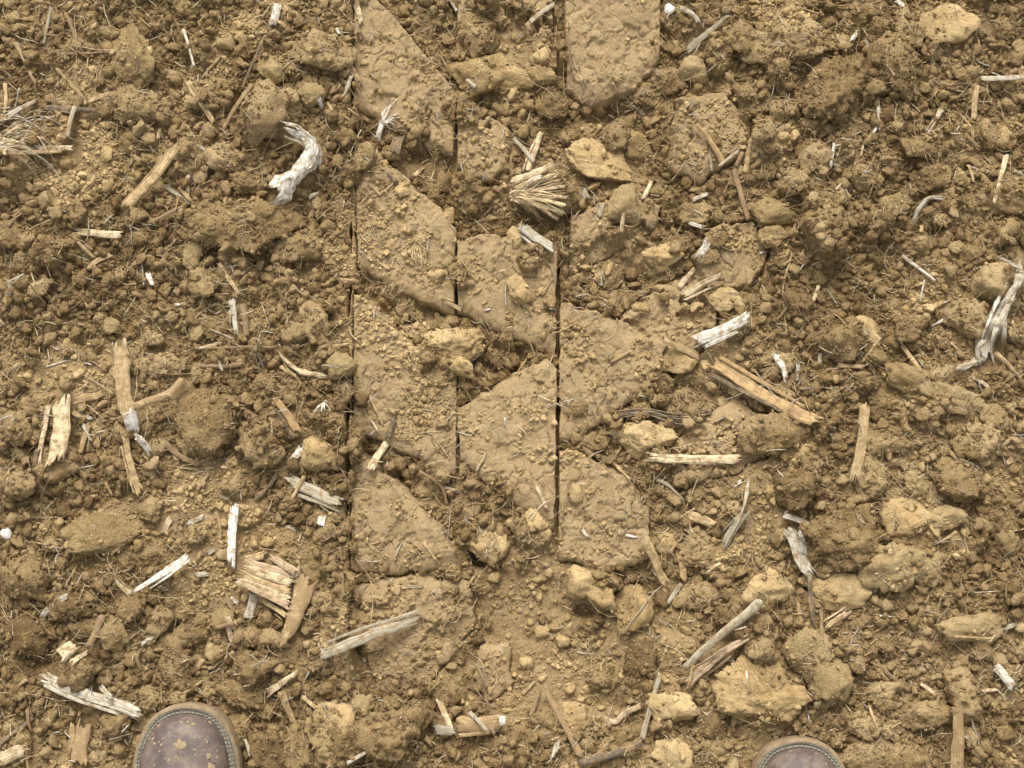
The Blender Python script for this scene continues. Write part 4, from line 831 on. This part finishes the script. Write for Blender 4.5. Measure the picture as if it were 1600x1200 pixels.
def plain(name, a, bcol, scale, rough, bs=.4, bd=.001):
    m, nt, b = new_mat(name); v = N(nt, 'ShaderNodeTexCoord').outputs['Object']
    f = noise_node(nt, v, scale, 5, .65)
    nt.links.new(ramp(nt, f, [(.35, a), (.65, bcol)]), b.inputs['Base Color']); b.inputs['Roughness'].default_value = rough
    nt.links.new(bump(nt, f, bs, bd), b.inputs['Normal'])
    return m
M_LEATHER = leather(); M_WELT = plain('muddy_welt', (.16, .115, .065), (.30, .215, .12), 60, .9, .9, .003)
M_SOLE = plain('boot_sole', (.13, .085, .045), (.30, .20, .10), 40, .9, .8, .003)
M_THREAD = plain('boot_thread', (.15, .135, .10), (.30, .275, .205), 200, .8); M_RAND = plain('boot_rand', (.09, .08, .065), (.20, .17, .125), 90, .75)
M_MUD = plain('dried_mud', (.40, .29, .155), (.55, .42, .25), 150, .95, .8, .002); M_LACE = plain('boot_lace', (.10, .07, .04), (.22, .15, .08), 300, .9)
def boot_outline(n, side):
    """sole outline of a boot, toe towards +Y; side +1: inner edge towards +X"""
    ctl = [(0.010, 0.0), (0.034, -.009), (0.048, -.030), (0.0535, -.062), (0.052, -.10), (0.043, -.15), (0.036, -.20), (0.038, -.25), (0.030, -.292), (0, -.305),
           (-.030, -.292), (-.038, -.25), (-.037, -.20), (-.041, -.15), (-.049, -.11), (-.0505, -.072), (-.045, -.038), (-.030, -.013), (-.012, -.002)]
    p = np.array(ctl); q = np.vstack([p, p[:1]]); out = []
    m = len(p)
    for i in range(m):
        a, b, c, d = p[i - 1], p[i], p[(i + 1) % m], p[(i + 2) % m]
        for t in np.linspace(0, 1, 8, endpoint=False):
            out.append(.5 * (2 * b + (c - a) * t + (2 * a - 5 * b + 4 * c - d) * t * t + (3 * b - a - 3 * c + d) * t ** 3))
    o = np.array(out); o[:, 0] *= side
    return o
def rings_mesh(name, rings, mat, cap0=True, cap1=True):
    n = len(rings[0]); V = np.concatenate(rings); F = []
    for k in range(len(rings) - 1):
        a = np.arange(n) + k * n; b = np.roll(np.arange(n), -1) + k * n
        F.append(np.stack([a, b, b + n, a + n], 1))
    verts = [tuple(v) for v in V]; faces = [tuple(int(q) for q in f) for f in np.concatenate(F)]
    if cap0: faces.append(tuple(range(n - 1, -1, -1)))
    if cap1: faces.append(tuple(range((len(rings) - 1) * n, len(rings) * n)))
    me = bpy.data.meshes.new(name); me.from_pydata(verts, [], faces); me.update()
    bm = bmesh.new(); bm.from_mesh(me); bmesh.ops.recalc_face_normals(bm, faces=bm.faces); bm.to_mesh(me); bm.free()
    me.polygons.foreach_set('use_smooth', np.ones(len(me.polygons), dtype=bool)); me.materials.append(mat)
    return me
def ring(out, z, inset=0.0, y0=-.305, y1=0.0, wx=1.0, jit=0.0, seed=0):
    c = np.array([0, -.15]); o = out.copy()
    nrm = np.roll(o, -1, 0) - np.roll(o, 1, 0); nrm = np.stack([nrm[:, 1], -nrm[:, 0]], 1); nrm /= np.linalg.norm(nrm, axis=1)[:, None] + 1e-9
    if (nrm * (o - c)).sum() < 0: nrm = -nrm
    o = o - nrm * inset
    o[:, 1] = y0 + (o[:, 1] + .305) / .305 * (y1 - y0); o[:, 0] *= wx
    if jit: o = o + nrm * (jit * pn2(o[:, 0] * 32, o[:, 1] * 32, seed))[:, None]
    zz = np.full(len(o), z) if np.isscalar(z) else z
    return np.column_stack([o, zz])
def boot(toe_uv, rot, side, label, z_floor, seed):
    tz = z_floor + .024; x, y = at(*toe_uv, tz)
    e = bpy.data.objects.new('boot', None); COL.objects.link(e); e.location = (x, y, z_floor); e.rotation_euler = (0, 0, math.radians(rot)); e.empty_display_size = .05
    tag(e, label, 'boot', None)
    O = boot_outline(0, side); rk = lambda y_: 0.010 * np.clip((y_ + .07) / .07, 0, 1) ** 2      # toe spring
    def R(z, inset=0, jit=0, **k):
        q = ring(O, z, inset, jit=jit, seed=seed, **k); q[:, 2] += rk(q[:, 1]) * (1 if z < .03 else .6); return q
    link('outsole', rings_mesh('outsole', [R(0, .004), R(.004, .001, .0006), R(.014, .0015, .0008), R(.0185, .003, .0006)], M_SOLE), e)
    link('welt', rings_mesh('welt', [R(.0175, .003), R(.019, .0015, .0012), R(.0235, .0012, .0014), R(.0258, .003, .0010), R(.0264, .0075, .0007), R(.0255, .012)], M_WELT), e)
    link('rand', rings_mesh('rand', [R(.0255, .0050), R(.0285, .0047), R(.0300, .0062), R(.0304, .0100), R(.0295, .0125)], M_RAND), e)
    up = []
    prof = [  # height, inset, heel end, toe end, width factor
        (.028, .0105, -.305, -.0000, 1.0), (.034, .0100, -.305, -.0000, 1.0), (.042, .0105, -.305, -.001, 1.0), (.049, .0125, -.304, -.003, 1.0), (.0545, .0165, -.303, -.007, .99), (.0585, .022, -.302, -.013, .98), (.0615, .028, -.301, -.022, .965),
        (.064, .034, -.300, -.036, .95), (.067, .036, -.299, -.052, .94), (.072, .036, -.298, -.072, .94), (.080, .034, -.297, -.094, .94), (.092, .031, -.296, -.114, .95), (.108, .028, -.295, -.132, .98), (.130, .024, -.295, -.146, 1.05), (.160, .021, -.297, -.156, 1.16), (.190, .019, -.300, -.160, 1.24), (.196, .020, -.300, -.160, 1.22), (.190, .024, -.296, -.165, 1.15), (.150, .026, -.292, -.168, 1.10)]
    for (z, ins, y0, y1, wx) in prof:
        q = ring(O, z, ins, y0, y1, wx); q[:, 2] += rk(q[:, 1]) * .7; up.append(q)
    me = rings_mesh('upper', up, M_LEATHER, True, True); link('upper', me, e)
    # double row of stitches along the welt
    for row, ins in (('stitching', .0060), ('stitching', .0088)):
        q = R(.0310 if ins > .007 else .0302, ins); L = np.concatenate([[0], np.cumsum(np.linalg.norm(np.diff(np.vstack([q, q[:1]]), axis=0), axis=1))]); qq = np.vstack([q, q[:1]])
        bm = bmesh.new(); s = 0.0
        while s < L[-1]:
            a = Vector([np.interp(s, L, qq[:, k]) for k in range(3)]); b = Vector([np.interp(s + .0030, L, qq[:, k]) for k in range(3)]); d = b - a; n = Vector((-d.y, d.x, 0)).normalized() * .0008; up_ = Vector((0, 0, .0009))
            va = [bm.verts.new(p) for p in (a - n, a + up_ * .3, a + n, b - n, b + up_ * .3, b + n, (a + b) / 2 - n * 1.2, (a + b) / 2 + up_ * 1.3, (a + b) / 2 + n * 1.2)]
            for f in ((0, 1, 7, 6), (1, 2, 8, 7), (6, 7, 4, 3), (7, 8, 5, 4)): bm.faces.new([va[k] for k in f])
            s += .0040
        me = bpy.data.meshes.new(row); bm.to_mesh(me); bm.free(); me.materials.append(M_THREAD); o = link(row, me, e); o['kind'] = 'stuff'
    # dried splashes of mud on the toe
    r = random.Random(seed); from_bvh = bpy.data.meshes['upper']
    from mathutils.bvhtree import BVHTree
    tree = BVHTree.FromPolygons([tuple(v) for v in np.concatenate(up)], [tuple(p.vertices) for p in e.children[-3].data.polygons]) if False else BVHTree.FromPolygons([v.co[:] for v in [c for c in e.children if c.name.startswith('upper')][0].data.vertices], [p.vertices[:] for p in [c for c in e.children if c.name.startswith('upper')][0].data.polygons])
    spl = [(.006 * side, -.036, .0052), (.032 * side, -.060, .0050), (.030 * side, -.048, .003)] + [(r.uniform(-.04, .042), -r.uniform(.012, .10), r.choice([.0008, .001, .0013, .0018])) for _ in range(110)]
    for (sx, sy, sr) in spl:
        hit = tree.ray_cast(Vector((sx, sy, .3)), Vector((0, 0, -1)))
        if hit[0] is None or hit[0].z < .03: continue
        me = clod_mesh('mud_splash', seed * 100 + int(abs(sx) * 99999) % 97, 2, M_MUD, .7, .5)
        o = link('mud_splash', me, e); o.location = hit[0]; o.scale = (sr, sr * r.uniform(.6, 1), min(sr * .35, .0009)); o.rotation_euler = hit[1].to_track_quat('Z', 'Y').to_euler()
    # tongue, laces and eyelets higher up
    for k in range(4):
        yy = -.098 - k * .017; hit = tree.ray_cast(Vector((0, yy, .35)), Vector((0, 0, -1)))
        if hit[0] is None: continue
        bm = bmesh.new(); zc = hit[0].z; pr = None; segs = []
        for t in np.linspace(-1, 1, 9):
            px = t * .021; h2 = tree.ray_cast(Vector((px, yy + .006 * t, .35)), Vector((0, 0, -1))); zz = (h2[0].z if h2[0] else zc) + .0016
            segs.append([bm.verts.new((px, yy + .006 * t + .0025 * math.cos(a), zz + .0018 * math.sin(a))) for a in np.linspace(0, 6.283, 8, endpoint=False)])
        for a, b in zip(segs[:-1], segs[1:]):
            for q in range(8): bm.faces.new((a[q], a[(q + 1) % 8], b[(q + 1) % 8], b[q]))
        bm.faces.new(segs[0]); bm.faces.new(segs[-1][::-1]); me = bpy.data.meshes.new('lace'); bm.to_mesh(me); bm.free(); me.materials.append(M_LACE); link('lace', me, e)
    # keep crumbs off it
    ca, sa = math.cos(math.radians(rot)), math.sin(math.radians(rot))
    for yy in np.arange(-.30, .0, .01):
        xs = O[np.abs(O[:, 1] - yy) < .012][:, 0]
        if len(xs) < 2: continue
        for xx in np.arange(xs.min() - .002, xs.max() + .002, .006):
            occupy(x + xx * ca - yy * sa, y + xx * sa + yy * ca, .0045, None, 3)
    return e
xl, yl = at(288, 1097); xr, yr = at(1243, 1150)
zl = float(np.percentile(gz(np.full(20, xl) + np.linspace(-.04, .04, 20), np.full(20, yl - .03)), 80)); zr_ = float(np.percentile(gz(np.full(20, xr) + np.linspace(-.04, .04, 20), np.full(20, yr - .02)), 80))
boot((282, 1098), 5, 1, 'muddy purple-brown leather boot with its toe over a long grey-white stalk', zl - .002, 3)
boot((1255, 1150), -2, -1, 'muddy purple-brown leather boot below the big smooth-topped clod', zr_ - .002, 5)

# ------------------------------------------------------------------ loose crumbs and chaff (nobody could count them)
protos = bpy.data.collections.new('crumb_shapes')
for k in range(34):
    o = bpy.data.objects.new(f'crumb_shape_{k:02d}', clod_mesh('crumb_shape', 5000 + k * 7, 3, M_CRUMB if k < 22 else M_SMOOTH, .85 + .15 * (k % 3) / 2, .20 + .14 * (k % 2), knobs=3 * (k % 2))); protos.objects.link(o)
nC = 250000
cx = rng.uniform(-.57, .57, nC); cy = rng.uniform(-.44, .455, nC); ring_ = rng.random(nC) < .32
cx[ring_] = rng.uniform(-1.35, 1.35, ring_.sum()); cy[ring_] = rng.uniform(-1.2, 1.2, ring_.sum())
cr = np.clip(0.80 * MM * (1 + rng.pareto(2.05, nC)), 0, 5.8 * MM)
outr = (cx < X0) | (cx > X1) | (cy < Y0) | (cy > Y1); near_ = np.maximum(np.abs(cx) - .56, np.abs(cy) - .43)
cr = np.where(outr & (near_ > .03), np.clip(cr * rng.uniform(2.0, 3.6, nC), 0, 17 * MM), cr)
inn = (cx > X0 + .005) & (cx < X1 - .005) & (cy > Y0 + .005) & (cy < Y1 - .005)
gi = np.clip(np.searchsorted(gx, cx) - 1, 0, nx_ - 1); gj = np.clip(np.searchsorted(gy, cy) - 1, 0, ny_ - 1)
prs = np.where(inn, pressed[gj, gi], 0); oc = np.where(inn, OCC[gj, gi], 0); hh = np.where(inn, gz(cx, cy), oz(cx, cy))
pk_ = np.where(inn, pmask[gj, gi], 0); trk_ = np.where(inn, track[gj, gi], 0)
patch = pn2(cx * 28, cy * 28, 15) + .6 * pn2(cx * 75, cy * 75, 16)
keepp = np.where((prs > .15) & (pk_ < .1), (rng.random(nC) < .015 + .60 * sstep(patch, .30, .55)), True)
keepp &= np.where(oc == 3, False, np.where(oc == 2, (rng.random(nC) < .06) & (cr < 1.6 * MM), np.where(oc == 1, (rng.random(nC) < .30) & (cr < 3 * MM), True)))
keepp &= rng.random(nC) > .62 * pk_; keepp &= ~((pk_ > .4) & (cr > 4 * MM) & (rng.random(nC) < .8)); keepp &= (rng.random(nC) > .25 * trk_)
big_on_block = (prs > .6) & (cr > 3.4 * MM); keepp &= ~big_on_block
tzz = np.where(inn, np.where(oc == 1, TOPZ[gj, gi] - 2 * MM, hh), hh)
# nothing down in the clean cuts
deep = inn & (hh < -19 * MM) & (U[gj, gi] > 535) & (U[gj, gi] < 890) & (prs < .5) & (prs > .1)
keepp &= ~(inn & FLANK[gj, gi] & (rng.random(nC) < .93)); keepp &= ~deep; keepp &= ~(inn & SLOTM[gj, gi] & (rng.random(nC) < .93))
cx, cy, cr, tzz = cx[keepp], cy[keepp], cr[keepp], tzz[keepp] + cr[keepp] * rng.uniform(.05, .65, int(keepp.sum()))
prs = prs[keepp]; EXTRA = np.array(EXTRA, float); ek = np.array([occ(q[0], q[1]) < 2 for q in EXTRA]); EXTRA = EXTRA[ek]
cx, cy, tzz, cr = [np.concatenate(q) for q in ((cx, EXTRA[:, 0]), (cy, EXTRA[:, 1]), (tzz, EXTRA[:, 2]), (cr, EXTRA[:, 3]))]; nC = len(cx)
pm = bpy.data.meshes.new('soil_crumbs'); pm.vertices.add(nC); pm.vertices.foreach_set('co', np.stack([cx, cy, tzz], 1).astype(np.float32).ravel())
a = pm.attributes.new('rot', 'FLOAT_VECTOR', 'POINT'); a.data.foreach_set('vector', rng.uniform(0, 6.283, (nC, 3)).astype(np.float32).ravel())
sc3 = (cr[:, None] * rng.uniform(.55, 1.35, (nC, 3))).astype(np.float32)
a = pm.attributes.new('size', 'FLOAT_VECTOR', 'POINT'); a.data.foreach_set('vector', sc3.ravel())
a = pm.attributes.new('which', 'INT', 'POINT'); a.data.foreach_set('value', np.where(np.concatenate([prs > .3, EXTRA[:, 4] > .5]), rng.integers(22, 34, nC), rng.integers(0, 22, nC)).astype(np.int32))
crumbs = tag(link('soil_crumbs', pm), 'fine loose brown soil crumbs covering the ground', 'soil', kind='stuff')
ng = bpy.data.node_groups.new('scatter_crumbs', 'GeometryNodeTree')
ng.interface.new_socket('Geometry', in_out='INPUT', socket_type='NodeSocketGeometry'); ng.interface.new_socket('Geometry', in_out='OUTPUT', socket_type='NodeSocketGeometry')
gi_ = ng.nodes.new('NodeGroupInput'); go = ng.nodes.new('NodeGroupOutput'); iop = ng.nodes.new('GeometryNodeInstanceOnPoints'); ci = ng.nodes.new('GeometryNodeCollectionInfo')
ci.inputs['Collection'].default_value = protos; ci.inputs['Separate Children'].default_value = True; ci.inputs['Reset Children'].default_value = True
def attr(nm, t):
    n = ng.nodes.new('GeometryNodeInputNamedAttribute'); n.data_type = t; n.inputs[0].default_value = nm; return n.outputs['Attribute']
e2r = ng.nodes.new('FunctionNodeEulerToRotation'); ng.links.new(attr('rot', 'FLOAT_VECTOR'), e2r.inputs[0])
m2p = ng.nodes.new('GeometryNodeMeshToPoints'); ng.links.new(gi_.outputs[0], m2p.inputs['Mesh'])
ng.links.new(m2p.outputs[0], iop.inputs['Points']); ng.links.new(ci.outputs[0], iop.inputs['Instance']); iop.inputs['Pick Instance'].default_value = True
ng.links.new(attr('which', 'INT'), iop.inputs['Instance Index']); ng.links.new(e2r.outputs[0], iop.inputs['Rotation']); ng.links.new(attr('size', 'FLOAT_VECTOR'), iop.inputs['Scale'])
ng.links.new(iop.outputs[0], go.inputs[0])
mod = crumbs.modifiers.new('scatter', 'NODES'); mod.node_group = ng

# tiny straw bits and hair roots: one mesh for each colour
def chaff(name, label, mat, n, lw, ll, seed, curl=0.5):
    r = np.random.default_rng(seed); V = []; F = []; UVs = []; k = 5
    for i in range(n):
        x, y = (r.uniform(-.57, .57), r.uniform(-.44, .46)) if i % 3 else (r.uniform(-1.2, 1.2), r.uniform(-1.1, 1.1))
        inside = X0 < x < X1 and Y0 < y < Y1
        if inside and (occ(x, y) >= 2 or (gpress(x, y) > .3 and r.random() < .55)): continue
        L = r.uniform(*ll) * MM * (1 + r.pareto(4)); w = r.uniform(*lw) * MM; a = r.uniform(0, 6.283); da = r.normal(0, curl) / k
        p = np.array([x, y]); P = [p]; A = [a]
        for q in range(k): a += da + r.normal(0, curl * .25); p = p + np.array([math.cos(a), math.sin(a)]) * L / k; P.append(p); A.append(a)
        P = np.array(P); A = np.array(A); ii = (P[:, 0] > X0) & (P[:, 0] < X1) & (P[:, 1] > Y0) & (P[:, 1] < Y1)
        zz = np.where(ii, topz(P[:, 0], P[:, 1]), oz(P[:, 0], P[:, 1])); A2 = np.polyfit(np.arange(k + 1), zz, 1); zl_ = np.polyval(A2, np.arange(k + 1)); zl_ = zl_ + np.max(zz - zl_) * .7 + r.uniform(.8, 4.5) * MM
        nn = np.stack([-np.sin(A), np.cos(A)], 1) * w * .5; b0 = len(V)
        tw = np.ones(k + 1); tw[-1] = .4
        for q in range(k + 1):
            V += [(P[q, 0] - nn[q, 0] * tw[q], P[q, 1] - nn[q, 1] * tw[q], zl_[q]), (P[q, 0], P[q, 1], zl_[q] + w * .35), (P[q, 0] + nn[q, 0] * tw[q], P[q, 1] + nn[q, 1] * tw[q], zl_[q]), (P[q, 0], P[q, 1], zl_[q] - w * .25)]
            UVs += [(q * L / k + i * .03, 0), (q * L / k + i * .03, w * .5), (q * L / k + i * .03, w), (q * L / k + i * .03, w * 1.5)]
        for q in range(k):
            c = b0 + q * 4
            for s_ in range(4): F.append((c + s_, c + (s_ + 1) % 4, c + 4 + (s_ + 1) % 4, c + 4 + s_))
    tag(link(name, mesh_np(name, np.array(V), np.array(F), STRAW[mat], uv=np.array(UVs))), label, 'chaff', kind='stuff')
chaff('straw_chaff', 'tiny tan straw splinters strewn over the soil', 'tan', 2500, (.5, 1.5), (4, 13), 31, .3)
chaff('straw_chaff', 'tiny pale straw splinters strewn over the soil', 'pale', 2600, (.5, 1.5), (3, 11), 32, .3)
chaff('straw_chaff', 'tiny silvery straw splinters strewn over the soil', 'silver', 800, (.6, 1.7), (4, 12), 36, .3)
chaff('straw_chaff', 'tiny dark straw splinters strewn over the soil', 'grey', 1300, (.6, 1.5), (4, 14), 33, .4)
chaff('root_hairs', 'hair-thin pale roots strewn over the soil', 'pale', 3400, (.3, .6), (8, 28), 34, 1.3)
chaff('root_hairs', 'hair-thin tan roots strewn over the soil', 'tan', 2200, (.3, .6), (8, 28), 37, 1.3)
chaff('root_hairs', 'hair-thin dark brown roots strewn over the soil', 'brown', 1600, (.25, .55), (8, 24), 35, 1.0)

# ------------------------------------------------------------------ labels: tell look-alikes apart by the singular thing they lie nearest to
STOP = {'with', 'beside', 'above', 'below', 'lying', 'running', 'at', 'on', 'near', 'in', 'just', 'hanging', 'dangling', 'pointing', 'curled', 'standing', 'under', 'across', 'leaning', 'meeting', 'sunk', 'bridging', 'fallen', 'made', 'spreading', 'fanning', 'of', 'touching', 'over', 'broken', 'branching', 'away'}
marks = []; shared = {}
for o in S.objects:
    if o.parent is not None or 'label' not in o or 'category' not in o or o.get('kind'): continue
    if o.get('group'): shared.setdefault(o['label'], []).append(o)
    else:
        w = []
        for q in o['label'].replace(',', ' ').split():
            if q in STOP and len(w) >= 2: break
            w.append(q)
        marks.append((' '.join(w[:5]), o.location.copy()))
from collections import Counter
cnt = Counter(m[0] for m in marks); marks = [m for m in marks if cnt[m[0]] == 1 and 2 <= len(m[0].split())]
ORD = ['nearest', 'second nearest', 'third nearest', 'fourth nearest']
for lab, obs in shared.items():
    stem_ = lab.split(' lying ')[0] + (' on the print,' if 'tyre print' in lab else ''); near = {}
    for o in obs:
        d, nm = min(((o.location - p).length, n) for n, p in marks); near.setdefault(nm, []).append((d, o))
    for nm, lst in near.items():
        lst.sort(key=lambda q: q[0])
        for k, (d, o) in enumerate(lst):
            if k < 4 and d < 0.13:
                t = f'{stem_} {ORD[k]} the {nm}'
                if len(t.split()) <= 16: o['label'] = t
